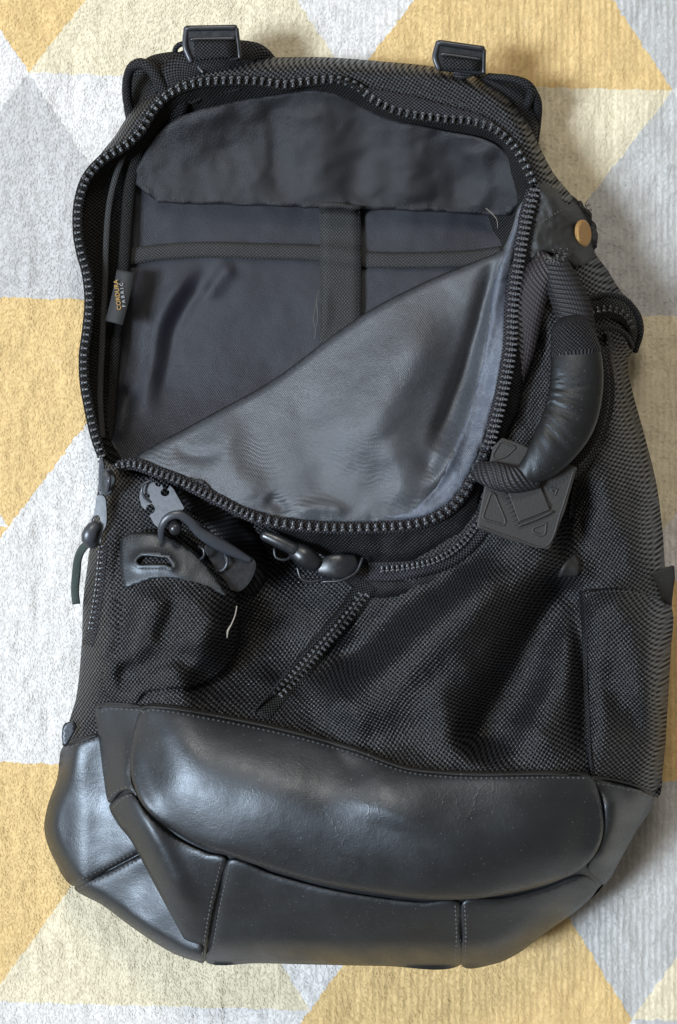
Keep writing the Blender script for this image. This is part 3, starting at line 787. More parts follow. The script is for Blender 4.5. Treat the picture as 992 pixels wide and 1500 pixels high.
# upper zip: tape just inside the rim, teeth standing on it
tz = ribbon('zipper', [(u[0], u[1], u[2] - 0.5) for u in UP], 15, M['mesh'], bag, thick=1.0, cross=3, reg=False, label='open half of the main zip along the rim of the compartment')
teeth([u for u in UP[:12]], tz, TTx, 10.0, flip=-1, lift=0.4, tilt=0.1)
teeth([u for u in UP[11:]], tz, TT, 11.3, flip=-1, lift=0.2)

# ---- right hand outer body and main front fabric (one continuous cloth), goes under everything else
BODY = [(150,672),(185,690),(250,705),(330,735),(420,765),(540,770),(640,755),(690,700),(715,640),(740,520),(755,400),(778,285),(800,285),(838,288)] + SIL[SIL.index((852,305)):SIL.index((962,1168))+1] + [(870,1148),(700,1150),(560,1130),(420,1090),(300,1062),(215,1052),(160,1100),(98,1112)] + SIL[SIL.index((100,1064)):]
panel('front_panel', BODY, off(G, 0), M['nylon'], bag, spacing=4.5, thick=1.5, rot=0.16, warp=0.10)

# band of the folded-down flap under the lower zip
lowo = [(l[0], l[1]) for l in LOW]
flapz = rbf([(l[0], l[1], l[2] - 1.5) for l in LOW] + [(400,785,66),(480,815,62),(560,850,62),(640,840,64),(700,790,66),(740,720,66),(765,620,66),(780,500,66),(800,380,64),(812,300,58),(300,742,66),(220,705,58)])
band = [(172,686),(230,696),(270,713),(320,738),(370,763),(400,775)] + [(430,795),(470,812),(500,830),(505,850),(530,868),(560,880),(620,880),(690,872),(700,835),(690,790),(700,760),(708,715),(730,690),(742,640),(760,600),(768,540),(772,470),(790,400),(806,340),(810,300),(796,278)] + [(780,276)] + lowo[::-1][1:]
bf = [Fold([(505,862),(560,868),(640,850),(690,820)], 5, 18, 14), Fold([(480,812),(560,835),(640,818),(690,780)], -5, 14, 14), Fold([(560,775),(560,830)], -2, 12, 12)]
def BZ(p):
    z = flapz(p)
    for f in bf: z = z + f(p)
    return z + fbm(p, 30, 1.0, 3.9, 2)
panel('flap_band', band, BZ, M['nylon_fine'], bag, spacing=4.0, thick=1.5, puff=1.0, pw=6)

# ---- folded-down flap: grey satin lining
FLAP = [(188,682),(196,671),(230,650),(300,612),(400,556),(500,482),(560,444),(640,405),(700,381),(735,365),(748,340),(760,305),(772,290),(768,325),(757,380),(748,450),(745,510),(730,590),(712,655),(692,700),(670,735),(640,755),(600,767),(540,771),(480,771),(420,766),(370,755),(320,731),(270,706),(230,690)]
edge = catmull([(188,682),(196,671),(230,650),(300,612),(400,556),(500,482),(560,444),(640,405),(700,381),(735,365)], step=6)
sz = rbf([(200,678,60),(300,640,64),(400,590,68),(500,520,72),(600,450,74),(700,400,74),(740,370,72),(765,310,66),
          (300,690,70),(400,720,76),(500,740,77),(600,740,78),(660,690,79),(700,620,80),(730,540,79),(735,450,77),(450,650,76),(560,600,82),(620,520,80),(550,680,80),(620,560,78),(670,500,72),(690,560,71),(660,610,75),(560,520,78),(500,600,79)])
sf = [Fold([(735,365),(715,430),(695,500),(660,600),(630,670)], -11, 40, 13, .2), Fold([(742,350),(728,420),(712,500),(690,590),(660,670),(610,745)], 6, 10, 13, .15),
      Fold([(640,430),(620,500),(570,590),(520,700)], 5, 40, 50, .3), Fold([(360,600),(330,650),(350,700),(400,740)], 4, 22, 30, .3), Fold([(470,560),(450,620),(470,700),(450,750)], -2.5, 30, 30, .3),
      Fold([(425,750),(470,742),(520,752)], 3, 10, 12, .3), Fold([(390,725),(425,752)], -3.5, 9, 12, .3), Fold([(250,655),(290,668),(330,662)], -2.2, 8, 10, .3), Fold([(560,640),(590,700),(580,750)], 4, 30, 20, .3), Fold([(610,660),(640,700),(620,745)], -3, 14, 14, .3)]
def SZ(p):
    z = sz(p)
    for f in sf: z = z + f(p)
    d, _, _ = pdist(p, edge)
    z = z - 6 * np.clip(1 - d / 10, 0, 1)**2
    d2, _, _ = pdist(p, catmull([(l[0], l[1]) for l in LOW], step=8))
    z = z - 2.5 * np.exp(-(d2 / 7)**2)
    return z + fbm(p, 120, 0.8, 5.5, 2) + fbm(p, 15, 1.3, 2.5, 2) * np.exp(-d2 / 20) + fbm(p, 32, 0.45, 1.5, 2)
panel('flap_lining', FLAP, SZ, M['satin'], bag, spacing=4.0, thick=1.4, warp=0.0, label='grey satin lining of the folded-down front flap')
# hem inside the right edge; its paleness is window light put in the colour
HEM = [(776,285),(762,303),(748,345),(738,372),(722,420),(716,470),(709,520),(697,570),(683,615),(668,650),(652,690),(632,722),(600,748),(560,757),(600,762),(636,752),(664,731),(686,698),(706,652),(724,590),(738,510),(742,450),(751,382),(762,330),(774,300)]
panel('hem', HEM, lambda p: SZ(p) + 1.6 + fbm(p, 14, 0.7, 2.9, 2), M['hem'], bag, spacing=3.5, thick=1.4, puff=1.6, pw=7, label='satin hem along the flap zip, coloured as if lit by the window')

lz = ribbon('zipper', [(l[0], l[1], l[2] - 0.3) for l in LOW], 17, M['tape'], bag, thick=1.2, cross=3, reg=False, label='open half of the main zip along the folded flap')
teeth([(l[0], l[1], l[2]) for l in LOW[:6]], lz, TTs, 8.6, flip=1, lift=0.4)
teeth([(l[0], l[1], l[2]) for l in LOW[5:14]], lz, TT, 12.2, flip=1, lift=0.4)
RP = [(l[0], l[1], l[2]) for l in LOW[13:]]
teeth(RP, lz, TTd, 8.2, flip=1, lift=0.5)
teeth([(p[0] + 8, p[1] + 1, p[2]) for p in RP], lz, TTd, 8.2, flip=-1, lift=0.3)

# ---- left front pocket with its leather facing
PK = [(172,790),(200,776),(262,780),(305,815),(345,868),(352,920),(335,975),(285,1005),(215,1015),(196,1040),(170,1045),(146,1040),(132,1010),(140,940),(148,870),(158,820)]
pf = [Fold([(232,850),(215,900),(200,960),(168,1030)], 7, 30, 26, .2), Fold([(262,870),(250,910),(225,950)], -5, 20, 14, .3), Fold([(330,880),(300,925),(262,955),(215,985)], 7, 26, 22, .25), Fold([(178,860),(182,920),(160,980)], -4, 14, 16, .3), Fold([(190,1030),(180,990),(200,965)], -6, 12, 12, .3)]
def PZ(p):
    z = G(p) + 7 + 0.075 * (p[:, 0] - 230)
    for f in pf: z = z + f(p)
    return z
panel('front_pocket', PK, PZ, M['nylon'], bag, spacing=4.0, thick=1.6, puff=6, pw=16, rot=0.1, warp=0.06)
LT = [(176,798),(180,786),(198,780),(238,782),(258,791),(280,806),(297,822),(312,840),(326,860),(332,872),(318,867),(295,862),(262,848),(225,848),(200,856),(184,860),(178,838)]
_lc = np.array([(180,800),(180,850),(220,785),(220,850),(262,800),(262,845),(300,835),(330,870),(240,820)], float)
_lt = rbf([(a[0], a[1], z_) for a, z_ in zip(_lc, PZ(_lc))], lam=20)
def LTZ(p): return _lt(p) + 0.8 + fbm(p, 40, 0.5, 3.0, 2)
hx = [(198,822),(206,813),(215,812),(235,814),(247,816),(254,832),(240,829),(220,828),(205,829)]
# leather facing with a slot cut through it
def facing():
    out = catmull(LT, True, 4); hole = catmull(hx, True, 3)
    g = np.array([(x, y) for x in np.arange(170, 345, 4.0) for y in np.arange(772, 885, 4.0)])
    g = g[inside(g, out) & ~inside(g, hole)]; g = g[(pdist(g, out, True)[0] > 2.4) & (pdist(g, hole, True)[0] > 2.0)]
    pts = [Vector(map(float, p[:2])) for p in list(out) + list(hole) + list(g)]; n, m_ = len(out), len(hole)
    ed = [(i, (i+1) % n) for i in range(n)] + [(n+i, n+(i+1) % m_) for i in range(m_)]
    res = geometry.delaunay_2d_cdt(pts, ed, [], 0, 1e-4)
    V = np.array([(v.x, v.y) for v in res[0]]); F = []
    for f in res[2]:
        c = np.array([V[list(f)].mean(0)])
        if inside(c, out)[0] and not inside(c, hole)[0]:
            a, b, c_ = (V[k] for k in f[:3]); cr = (b[0]-a[0])*(c_[1]-a[1]) - (b[1]-a[1])*(c_[0]-a[0])
            F.append(tuple(f) if cr < 0 else tuple(f)[::-1])
    dh, _, _ = pdist(V, hole, True); do, _, _ = pdist(V, out, True)
    z = LTZ(V) + 1.4 * np.exp(-(dh / 7)**2) + 0.8 * (1 - np.exp(-do / 6)) + 1.0 * (dh < 0.5)
    vs = [P(V[i, 0], V[i, 1], z[i]) for i in range(len(V))]
    me = mesh_from('pocket_facing', vs, F, V * np.array([1, -1]) / 100)
    o = link('pocket_facing', me, M['leather'], bag); o['label'] = 'leather facing with a slot cut through it'
    md = o.modifiers.new('thickness', 'SOLIDIFY'); md.thickness = 0.0018; md.offset = -1
    SURF.append(BVHTree.FromPolygons(vs, F)); return o
fo = facing()
stitches([(184,856),(181,838),(182,800),(190,787),(240,786),(256,796),(276,810),(292,826),(306,843),(322,864)], fo, spacing=5, ln=3.4, r=0.7)
stitches([(193,824),(205,809),(250,811),(259,836),(240,834),(205,834)], fo, spacing=5, ln=3.4, r=0.7)
# patch of weave seen through the slot is the pocket cloth itself

# ---- right side pocket with leather triangle
RP2 = [(852,868),(880,862),(920,862),(952,872),(984,890),(982,960),(978,1040),(971,1125),(958,1162),(920,1150),(880,1142),(866,1140),(862,1060),(858,980),(856,920)]
panel('side_pocket', RP2, lambda p: G(p) + 5, M['nylon'], bag, spacing=4.5, thick=1.8, puff=4, pw=12, rot=-0.12, warp=0.08)
stitches([(856,872),(880,867),(920,867),(945,874),(962,882)], bag, spacing=6, ln=4)
panel('leather_tab', [(916,857),(940,846),(965,836),(988,828),(989,846),(986,868),(984,888),(968,876),(950,867)], lambda p: 50 + (p[:, 0] - 950) * -0.22 + 3, M['leather_dull'], bag, spacing=4, thick=1.8, rnd=False, label='pointed leather tab on the mouth of the side pocket')
panel('leather_tab', [(818,845),(830,822),(844,810),(850,820),(850,840),(846,845)], lambda p: G(p) + 1.5, M['leather_dull'], bag, spacing=4, thick=1.2, rnd=False)
ribbon('side_seam', [(852,866),(856,930),(858,1000),(862,1080),(868,1140)], 7, M['nylon_fine'], bag, on=0.8, thick=1.0, crown=0.8, reg=False)
# piping from the handle to the right side
ribbon('side_seam', [(888,480),(896,530),(894,590),(874,650),(845,700),(838,760)], 9, M['webbing'], bag, on=1.5, thick=1.5, crown=1.5, reg=False)

# ---- leather base
def SL(p):
    d, _, _ = pdist(p, SILs, True)
    return 44 + 0.150*(p[:, 0]-75) - 0.012*(p[:, 1]-1180) - 16*np.clip(1-d/24, 0, 1)**2.2 + fbm(p, 80, 1.4, 7.7, 2) + 2.2*np.exp(-((p[:, 0]-118)/22)**2)
def SL2(p):
    d, _, _ = pdist(p, SILs, True)
    return 46 + 0.145*(p[:, 0]-110) - 0.03*(p[:, 1]-1300) - 12*np.clip(1-d/20, 0, 1)**2.2 + fbm(p, 70, 1.6, 9.7, 2)
def leather(name, out, mt='leather', puff=1.8, pw=5, sp=4.5, zo=0.0, label=None, zf=None):
    return panel(name, out, zf or off(Gl, 3 + zo), M[mt], bag, spacing=sp, thick=2.0, puff=puff, pw=pw, warp=0.0, label=label)
# lining board under the leather, closing the seams
panel('base_lining', [(150,1100),(160,1060),(215,1055),(420,1090),(600,1140),(860,1150),(955,1170),(912,1245),(878,1300),(796,1364),(724,1408),(560,1411),(310,1407),(290,1390),(235,1300),(205,1245),(170,1200)], off(Gl, 0.8), M['leather'], bag, spacing=8, thick=1.0, warp=0.0)
# gusset panels first (below), front panel last
panel('base_lining', [(104,1108),(160,1080),(175,1200),(220,1250),(295,1390),(268,1388),(206,1352),(120,1290),(82,1216)], lambda p: np.minimum(SL(p), SL2(p)) - 4.5, M['leather'], bag, spacing=8, thick=1.0, warp=0.0)
leather('base_panel', [(140,1040),(150,1033),(185,1034),(222,1036),(205,1065),(196,1100),(192,1140),(200,1166),(190,1158),(176,1160),(160,1176),(152,1140),(146,1090)], zo=3)
leather('base_panel', [(92,1094),(118,1084),(148,1077),(168,1110),(180,1160),(196,1200),(216,1230),(226,1238),(203,1250),(160,1273),(108,1298),(78,1256),(65,1216),(70,1180),(84,1140)], label='side base panel with a pale blue sheen', zf=SL)
leather('base_panel', [(109,1300),(160,1275),(204,1252),(228,1240),(250,1290),(275,1340),(295,1378),(296,1407),(262,1400),(230,1383),(196,1360),(150,1326)], zf=SL2)
leather('base_panel', [(160,1180),(176,1166),(192,1162),(215,1190),(255,1225),(300,1248),(332,1258),(324,1290),(312,1340),(304,1385),(299,1410),(288,1408),(268,1372),(246,1332),(218,1280),(192,1232),(172,1206)], zo=2, puff=2.0)
leather('base_panel', [(336,1259),(400,1280),(480,1302),(560,1316),(620,1322),(672,1322),(674,1360),(672,1415),(560,1415),(460,1413),(380,1411),(303,1410),(312,1370),(322,1310)], zo=2, puff=2.0, pw=5)
leather('base_panel', [(679,1322),(740,1316),(800,1302),(850,1284),(868,1290),(874,1304),(850,1330),(800,1366),(760,1396),(725,1412),(678,1416),(677,1370)], zo=2, puff=2.0, pw=5)
leather('base_panel', [(869,1142),(900,1147),(930,1155),(958,1168),(940,1203),(915,1248),(886,1296),(874,1286),(862,1272),(878,1240),(884,1200),(880,1165)], zo=2)
FP = [(207,1040),(222,1033),(300,1045),(420,1070),(520,1098),(590,1124),(640,1131),(700,1134),(800,1133),(858,1134),(870,1142),(880,1175),(884,1215),(874,1248),(850,1274),(810,1292),(750,1308),(690,1317),(620,1317),(550,1308),(470,1294),(400,1275),(340,1255),(290,1238),(240,1208),(210,1180),(196,1150),(190,1120),(192,1085),(198,1060)]
leather('leather_front', FP, puff=2.6, pw=5, sp=4.5, zo=5.5, label='large smooth leather panel across the lower front')

def double_stitch(a, b, c, g=5):
    for s in (-g, g):
        pts = [a, b, c]; d = np.array(c, float) - np.array(a, float); d /= np.linalg.norm(d); nr = np.array([-d[1], d[0]]) * s
        stitches([tuple(np.array(p) + nr) for p in pts], bag, spacing=6.5, ln=5.0, r=1.5, lift=0.4)
double_stitch((110,1298), (158,1276), (200,1254), 6)
double_stitch((331,1264), (315,1330), (303,1402), 7)
double_stitch((674,1326), (676,1370), (674,1408), 7)
double_stitch((162,1178), (176,1164), (192,1158), 7)
double_stitch((864,1274), (876,1288), (884,1298), 6)
for pth in ([(208,1045),(222,1040),(300,1052),(420,1077),(520,1105),(590,1130),(640,1137),(700,1140),(800,1139),(860,1140)], [(148,1044),(158,1039),(185,1039),(212,1042)], [(96,1098),(118,1089),(142,1083)], [(874,1148),(900,1152),(930,1160),(952,1170)]):
    stitches(pth, bag, spacing=7.5, ln=5.8, r=1.6)
# turned edge (piping) of the leather at its top
for pth in ([(207,1038),(222,1032),(300,1043),(420,1068),(520,1096),(590,1122),(640,1129),(700,1132),(800,1131),(862,1133)], [(868,1138),(900,1143),(930,1151),(958,1164)], [(92,1092),(118,1082),(142,1077)], [(142,1037),(152,1031),(185,1032),(205,1034)]):
    ribbon('piping', pth, 4.5, M['leather_dull'], bag, on=0.8, thick=1.2, crown=0.9, reg=False, cross=4)
# small leather lip far left
panel('leather_tab', [(93,1062),(108,1057),(112,1064),(106,1078),(98,1092),(92,1092)], lambda p: np.full(len(p), 44.0), M['leather'], bag, spacing=4, thick=1.5)

# ---- covered diagonal zip across the front
dz = ribbon('pocket_zipper', [(540,855,60),(507,902,60),(475,940,60),(445,975,60),(415,1010,60),(385,1048,60)], [30,32,32,30,28,24], M['mesh'], bag, on=0.5, thick=0.8, crown=0.4, label='black zip running diagonally across the front fabric')
teeth([(538,872,0),(505,915,0),(475,950,0),(445,985,0),(412,1018,0)], dz, TTd, 8.5, flip=1, lift=0.3, on=True)
teeth([(528,870,0),(494,911,0),(464,946,0),(434,981,0),(402,1014,0)], dz, TTd, 8.5, flip=-1, lift=0.3, on=True)
tube('piping', [(515,880,66),(480,922,70),(440,965,72),(400,1010,76),(372,1042,82)], 2.5, M['nylon_fine'], bag)
# second pocket zip under the flap on the right
pz = ribbon('pocket_zipper', [(540,838,60),(590,836,60),(640,826,60),(680,802,60),(706,770,60),(716,740,60)], 26, M['tape'], bag, on=1.5, thick=1.2, crown=1.0, label='short zip tucked under the folded flap')
teeth([(560,834,0),(600,830,0),(640,820,0),(676,797,0),(702,765,0)], pz, TTs, 7.6, flip=1, lift=0.5, on=True)
# small zip down the left side
sz_ = ribbon('side_zipper', [(150,800,60),(146,840,60),(141,880,60),(134,920,60),(128,945,60)], 14, M['tape'], bag, on=1.0, thick=1.0, label='small side zip below the slider')
teeth([(149,800,0),(146,840,0),(141,880,0),(134,920,0)], sz_, TTs, 8.0, flip=1, lift=0.5, on=True)
# zip at the right shoulder
rz = ribbon('pocket_zipper', [(842,470,60),(862,455,60),(890,448,60),(914,455,60),(928,470,60),(933,490,60),(931,506,60)], [34,34,34,34,28,20,12], M['mesh'], bag, on=3.0, thick=1.6, crown=3.0, label='curved zip at the right shoulder of the bag')
teeth([(850,462,0),(872,455,0),(895,453,0),(915,462,0),(926,480,0)], rz, TTs, 9.0, flip=1, lift=0.5, on=True)
tube('piping', [(838,452,66),(862,438,64),(892,432,60),(918,440,54),(935,465,46),(938,490,42),(931,514,38)], 4, M['nylon_fine'], bag)
tube('piping', [(852,492,68),(880,480,66),(903,482,60),(918,492,54),(926,508,46)], 4, M['nylon_fine'], bag)

# ---- right shoulder: leather tab, brass rivet, webbing
panel('leather_patch', [(793,268),(812,276),(838,286),(852,300),(864,316),(872,340),(872,362),(862,384),(842,390),(822,376),(800,372),(778,378),(784,330),(790,300)],
      lambda p: G(p, 0) + 5 + fbm(p, 25, 2.0, 5.0, 3) + fbm(p, 9, 0.8, 1.0, 2), M['leather_dull'], bag, spacing=3.5, thick=1.8, puff=2, pw=6, label='worn dull leather patch with frayed edges')
stitches([(800,322),(815,312),(832,305),(848,302),(862,308)], bag, spacing=5, ln=3.4, material=M['thread_grey'])
def rivet():
    bm = bmesh.new(); rings = [(0, 1.0), (0.55, 1.0), (0.85, 0.9), (1.0, 0.78), (0.92, 0.62), (0.9, 0.0)]
    seg = 28; prev = None
    for zz, rr in rings:
        if rr == 0: c = bm.verts.new((0, 0, zz)); [bm.faces.new((prev[k], prev[(k+1) % seg], c)) for k in range(seg)]; break
        ring = [bm.verts.new((math.cos(2*PI*k/seg)*rr, math.sin(2*PI*k/seg)*rr, zz)) for k in range(seg)]
        if prev: [bm.faces.new((prev[k], prev[(k+1) % seg], ring[(k+1) % seg], ring[k])) for k in range(seg)]
        prev = ring
    for f in bm.faces: f.smooth = True
    me = bpy.data.meshes.new('rivet'); bm.to_mesh(me); bm.free()
    o = link('rivet', me, M['brass'], bag); o['label'] = 'round brass rivet head on the leather patch'
    z = zat(852, 342)
    o.location = P(853, 342, z + 0.5); o.scale = (19*S, 19*S, 5*S); o.rotation_euler = (R(4), R(50), R(6))
rivet()
ribbon('webbing_loop', [(806,374,74),(786,410,76),(772,460,75),(764,510,72),(756,560,68)], [34,44,46,40,22], M['webbing_brown'], bag, thick=1.8, drop=4, crown=2)
ribbon('webbing_loop', [(808,376,72),(822,410,76),(838,450,80),(850,498,84)], [36,48,56,50], M['webbing'], bag, thick=1.8, crown=3)
# frayed fluff where the patch has torn
for _ in range(48):
    c = random.choice(((818,376,9),(824,370,7),(812,380,8),(855,304,6),(862,308,5),(790,378,6)))
    x = c[0] + random.gauss(0, c[2]*.6); y = c[1] + random.gauss(0, c[2]*.5); z = zat(x, y); a = random.uniform(0, 6.3); l_ = random.uniform(3, 8)
    SOFT = [(x, y, z), (x + l_*.5*math.cos(a), y + l_*.5*math.sin(a), z + 1.5), (x + l_*math.cos(a+.7), y + l_*math.sin(a+.7), z + 1.0)]
    if _ == 0: fr_bm = bmesh.new()
    pp = [P(*q_) for q_ in SOFT]
    for s_ in range(2):
        dd = Vector((0.00022, 0.00016, 0)); v_ = [fr_bm.verts.new(k_) for k_ in (pp[s_] - dd, pp[s_] + dd, pp[s_+1] + dd, pp[s_+1] - dd)]
        fr_bm.faces.new(v_)
fm_ = bpy.data.meshes.new('frayed_threads'); fr_bm.to_mesh(fm_); fr_bm.free(); link('frayed_threads', fm_, M['thread_grey'], bag, 'stuff')

# ---- moulded rubber emblem
EZ = float(np.max(G(np.array([(x, y) for x in range(705, 840, 8) for y in range(650, 800, 8) if not (x > 815 and y > 760)], float)))) + 1.5
em = solid('rubber_patch', [(722,655),(736,641),(758,648),(800,668),(846,684),(828,748),(806,804),(800,805),(750,793),(700,774),(699,768),(710,712)], EZ, 2.4, M['rubber'], bag, bevel=0.8, slope=(-0.03, -0.01), rnd=False, reg=True, label='square rubber emblem patch with raised triangles and a lozenge')
def outline_tube(pts, r=1.7, name='raised_outline'):
    c = resample(list(pts) + [pts[0]], 4.0)
    c = [(p[0], p[1], zat(p[0], p[1]) + 0.25) for p in c]
    tube(name, c, r, M['rubber'], em, flat=0.6, seg=8, step=4)
outline_tube([(719,722),(707,757),(709,761),(738,769),(741,764),(725,725),(721,721)])
outline_tube([(800,766),(780,774),(781,780),(794,785),(799,781),(800,768)])
outline_tube([(728,655),(721,668),(726,674),(742,668),(756,655),(734,646)])
outline_tube([(806,716),(813,725),(817,716)])
solid('lozenge', [(737,700),(760,765),(806,747),(792,712),(770,690)], EZ + 1.6, 1.4, M['rubber'], em, bevel=0.5, slope=(-0.03, -0.01), rnd=False)
for a, b in (((731,706),(757,768)), ((793,722),(804,742))):
    for k in range(11):
        t = k / 10; x = a[0] + (b[0]-a[0])*t; y = a[1] + (b[1]-a[1])*t
        tube('rib', [(x - 3, y + 1, zat(x, y) + .3), (x + 3, y - 1, zat(x, y) + .3)], 1.1, M['rubber'], em, seg=6)
tube('rib', [(760,770,EZ+1.4),(784,761,EZ+.6),(808,750,EZ)], 2.0, M['rubber'], em, seg=8)
tube('raised_edge', [(702,771,EZ+1.6),(750,788,EZ),(800,800,EZ-1.6),(822,748,EZ-1.8),(840,690,EZ-1.8)], 1.6, M['rubber'], em, seg=8, flat=.6)

# ---- carry handle
ribbon('handle_base', [(868,510,78),(876,570,79),(866,630,81),(836,680,84),(790,708,86),(745,718,86)], [44,50,46,42,36,26], M['nylon_fine'], bag, thick=2.5, crown=3, reg=True)
hd = tube('handle', [(841,496,86),(845,532,89),(844,572,91),(834,614,94),(814,650,97),(792,678,98),(770,696,97)], [31,35,36,36,32,25,16], M['leather_handle'], bag, flat=0.5, seg=28, step=4, reg=True, label='thick glossy leather carry handle')
# wrinkle the leather of the handle around its inner curve
me = hd.data; inn = P(800, 570, 90)
for v in me.vertices:
    px = v.co.x / (S * (1 - v.co.z / H)) + 496; py = 750 - v.co.y / (S * (1 - v.co.z / H))
    dd = max(0.0, 1 - math.hypot(px - 800, py - 590) / 75)
    ang = math.atan2(py - 570, px - 760)
    n_ = noise.noise(Vector((ang * 16, math.hypot(px-760, py-570) / 60, 3)))
    v.co.z += 0.0013 * n_ * (0.35 + 2.4 * dd) * min(1, max(0, (py - 525) / 30))
tube('handle_cuff', [(836,478,84),(841,500,86.5),(844,518,88)], [26,32,34.6], M['nylon_fine'], bag, flat=0.54, seg=24)
tube('handle_strap', [(784,700,96),(750,703,98),(720,695,95),(700,690,88)], [15,18,18,14], M['webbing'], bag, flat=0.45, seg=14)
stitches([(884,512),(893,560),(886,620),(862,668),(824,704),(780,724)], bag, spacing=6.5, ln=4.5, r=1.2)

# ---- shoulder strap ends behind the top of the bag
def arc_strap():
    # left padded strap: rises from behind the bag and folds over
    st = ribbon('shoulder_strap', [(232,190,24),(245,150,36),(262,112,42),(290,92,44),(330,82,44),(372,84,36),(390,98,24)], [66,66,60,50,46,44,40], M['nylon_fine'], bag, thick=6, crown=4, cross=9)
    tube('strap_binding', [(208,190,12),(190,160,18),(186,125,26),(192,100,36),(206,93,42),(222,102,44),(238,128,42),(248,150,38)], [6,7,7,7,8,8,8,8], M['nylon_fine'], bag, label='rolled binding of the left shoulder strap')
    panel('strap_lining', [(196,100),(212,98),(240,128),(250,158),(216,188),(204,178),(192,140)], lambda p: np.full(len(p), 14.0) + (p[:, 0]-190)*.2, M['mesh'], bag, thick=2)
    ribbon('shoulder_strap', [(198,176,10),(194,150,12),(200,122,14),(214,104,20)], 26, M['nylon_fine'], bag, thick=4, cross=5)
    panel('shoulder_strap', [(212,88),(248,76),(285,78),(340,78),(376,86),(392,104),(300,120),(240,150),(222,120)], lambda p: 38 - 0.0006*(p[:, 0]-290)**2 + 2, M['nylon_fine'], bag, thick=5, puff=5, pw=10, label='padded shoulder strap')
    # right one
    panel('shoulder_strap', [(690,112),(715,108),(752,118),(778,126),(789,146),(789,190),(782,222),(770,200),(740,150)], lambda p: 34 - 0.001*(p[:, 0]-730)**2*2 + 2, M['nylon_fine'], bag, thick=5, puff=5, pw=8, label='right padded shoulder strap')
    tube('strap_binding', [(716,112,34),(750,116,38),(772,124,38),(778,135,36),(770,160,30),(762,185,26)], [5,6,7,7,6,5], M['nylon_fine'], bag)
    tube('strap_binding', [(778,130,36),(787,150,30),(787,180,22),(783,215,14)], [7,7,6,5], M['nylon_fine'], bag)
arc_strap()
def ladder_buckle(cx, cy, ang, w_, h_, z, lab):
    e = None
    ca, sa = math.cos(ang), math.sin(ang)
    def T(pts): return [(cx + x*ca - y*sa, cy + x*sa + y*ca) for x, y in pts]
    W, Hh = w_/2, h_/2
    b = solid('strap_buckle', T([(-W,-Hh),(W-6,-Hh),(W,-Hh+6),(W+2,Hh-3),(W-3,Hh),(-W+8,Hh+1),(-W+3,Hh-3),(-W-3,0)]), z, 3.4, M['plastic_gloss'], bag, bevel=1.0, slope=(0, -0.05), rnd=False, label=lab)
    tube('buckle_bar', [(*T([(-W+2,-Hh+2)])[0], z+1.0), (*T([(W-4,-Hh+2)])[0], z+1.0)], 4.2, M['plastic_gloss'], b, flat=.8)
    tube('buckle_bar', [(*T([(-W+8,-Hh+18)])[0], z+.8), (*T([(W-6,-Hh+18)])[0], z+.8)], 3.0, M['plastic_gloss'], b, flat=.8)
    tube('buckle_side', [(*T([(-W,-Hh+2)])[0], z+.6), (*T([(-W-2,4)])[0], z+.8), (*T([(-W+6,Hh)])[0], z)], 3.6, M['plastic'], b)
    tube('buckle_side', [(*T([(W-2,-Hh+4)])[0], z+.6), (*T([(W+2,Hh-4)])[0], z)], 3.2, M['plastic_gloss'], b)
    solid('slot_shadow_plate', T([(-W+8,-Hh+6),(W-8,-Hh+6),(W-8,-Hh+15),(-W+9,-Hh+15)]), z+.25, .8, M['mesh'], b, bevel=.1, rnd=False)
    ribbon('buckle_webbing', [(*T([(3,-Hh+19)])[0], z+1.2), (*T([(3,2)])[0], z+2.8), (*T([(4,Hh-3)])[0], z+2.0)], w_-16, M['nylon_fine'], b, thick=1.6, crown=1.0)
ladder_buckle(311, 64, R(-1), 76, 50, 48, 'left glossy buckle on the strap end')
ladder_buckle(674, 85, R(8), 70, 40, 46, 'right glossy buckle on the strap end')
tube('strap_binding', [(256,84,36),(258,70,40),(268,64,44),(276,70,44)], 4, M['nylon_fine'], bag)
ribbon('buckle_webbing', [(318,84,44),(322,92,44),(330,104,42)], 50, M['webbing'], bag, thick=1.6)
ribbon('buckle_webbing', [(684,98,44),(690,112,44)], 44, M['webbing'], bag, thick=1.6)
tube('webbing_edge', [(280,86,46),(290,98,47),(297,106,48)], 2.0, M['plastic'], bag)

# ---- zip slider with pull and cord at the left
sl = solid('zip_slider', [(150,690),(156,686),(163,688),(168,698),(167,712),(163,722),(156,726),(149,722),(148,706)], 68, 5, M['plastic_gloss'], bag, bevel=1.4, slope=(.02, 0), label='glossy slider of the main zip')
tube('bridge', [(157,692,70),(160,702,75),(158,718,71)], 3.2, M['plastic'], sl)
solid('slider_plate', [(146,672),(151,672),(154,700),(152,726),(146,724),(144,700)], 62, 3, M['plastic'], sl, bevel=.6)
pl = solid('zip_pull', [(142,726),(153,727),(156,742),(156,768),(150,782),(147,796),(138,800),(128,796),(125,784),(128,770),(136,756),(140,740)], 66, 3.5, M['plastic'], bag, bevel=1.2, slope=(.05, -.02), holes=[[(138,757),(144,755),(147,762),(143,769),(137,768),(135,762)]], label='grey moulded zip pull with a hole')
tube('knuckle', [(140,770,68),(133,778,69),(131,790,68),(137,797,66)], [8,10,11,8], M['plastic'], pl, flat=0.7)
cd = ribbon('pull_cord', [(137,794,66),(124,800,62),(115,816,54),(112,840,46),(110,865,40),(112,885,37)], [9,12,12,13,12,12], M['cord'], bag, thick=1.8, crown=.6, reg=False, label='dark green suede cord tied to the zip pull')

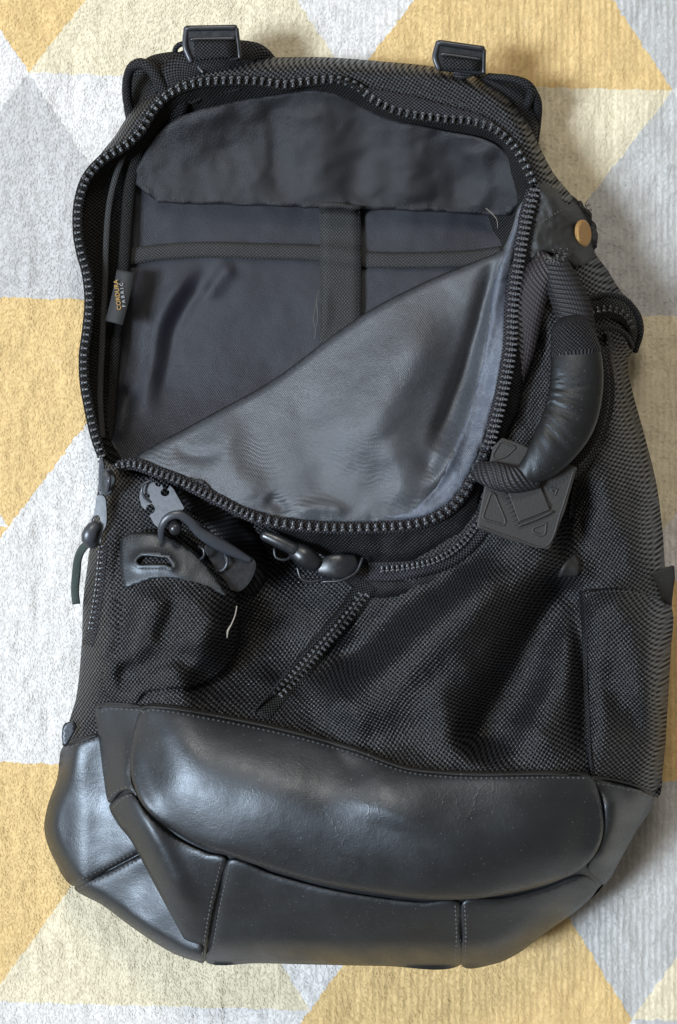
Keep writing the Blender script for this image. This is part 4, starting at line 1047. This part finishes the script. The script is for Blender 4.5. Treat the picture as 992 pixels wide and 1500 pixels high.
# ---- buckle hardware in the shadow under the flap
nb = solid('buckle_plate', [(206,716),(214,708),(226,706),(229,712),(234,713),(237,709),(240,716),(246,716),(249,711),(254,716),(270,744),(262,756),(246,764),(238,778),(226,768),(219,755),(226,750),(228,744),(223,738),(216,740),(213,747),(207,740),(204,728)], 76, 2.6, M['plastic'], bag, bevel=.7, slope=(0.07, 0.03), rnd=False,
           holes=[[(211,724),(217,722),(220,727),(216,732),(211,731),(209,727)], [(236,719),(242,715),(248,719),(247,725),(241,727),(236,724)]], label='grey notched plastic buckle plate')
tube('ring', [(222,704,76),(211,709,77),(208,720,77),(214,731,76),(222,736,75)], 1.8, M['plastic'], nb)
hk = tube('buckle_hook', [(236,790,76),(237,772,80),(246,758,82),(262,754,82),(278,764,80),(292,779,77),(312,792,74),(338,806,70),(366,820,66)], [4,5,5.5,6,6.5,7.5,9,8,4], M['plastic'], bag, flat=.55, label='curved plastic hook of the buckle')
tube('knob', [(256,768,74),(257,775,82)], [10,9], M['plastic_gloss'], hk, seg=16)
tube('ring', [(292,800,72),(299,806,74),(298,816,73),(288,822,70)], 2.2, M['plastic_gloss'], hk)
tube('ring', [(330,812,68),(333,824,70),(328,834,69),(316,838,66)], 2.2, M['plastic'], hk)
solid('buckle_body', [(300,800),(318,798),(345,806),(374,822),(370,846),(352,866),(336,862),(318,838)], 66, 6, M['plastic_gloss'], bag, bevel=1.5, slope=(-.03, .03), label='glossy black buckle body in shadow')
cp = tube('clip_bar', [(388,784,74),(408,793,75),(432,805,75)], [8,9,9], M['plastic_gloss'], bag, flat=.8, seg=16, label='glossy clip bar')
tube('ring', [(402,804,68),(404,816,68),(418,820,68),(430,812,68)], 2.2, M['plastic_gloss'], cp)
tube('ring', [(436,832,66),(442,848,66),(458,852,66),(482,846,66)], 2.4, M['plastic_gloss'], cp)
tube('clip_block', [(432,806,74),(446,815,75),(462,826,73)], [12,15,12], M['plastic_gloss'], bag, flat=.6, seg=8, label='square black clip block')
tube('clip_shell', [(468,832,71),(484,830,72),(502,829,72),(520,824,70)], [11,16,17,11], M['plastic_gloss'], bag, flat=.32, seg=20, label='glossy rounded clip shell')
tube('clip_edge', [(531,818,72),(522,838,72),(500,850,72),(474,852,70)], 2.2, M['plastic_gloss'], bag)
# strap end disappearing under the flap
ribbon('compression_strap', [(268,712,60),(310,745,58),(350,790,52),(372,830,50),(356,866,50)], [34,46,50,46,36], M['webbing'], bag, on=1.5, thick=1.8, crown=2)
# loose pale thread hanging in front of the pocket
tube('loose_thread', [(347,888,84),(345,900,84),(339,915,84),(334,924,84),(333,934,83)], [.8,.9,1.0,1.6,.8], M['thread_pale'], bag, seg=6)
tube('loose_thread', [(712,305,42),(720,312,44),(728,322,45),(729,334,42)], .4, M['thread_pale'], bag, seg=6)
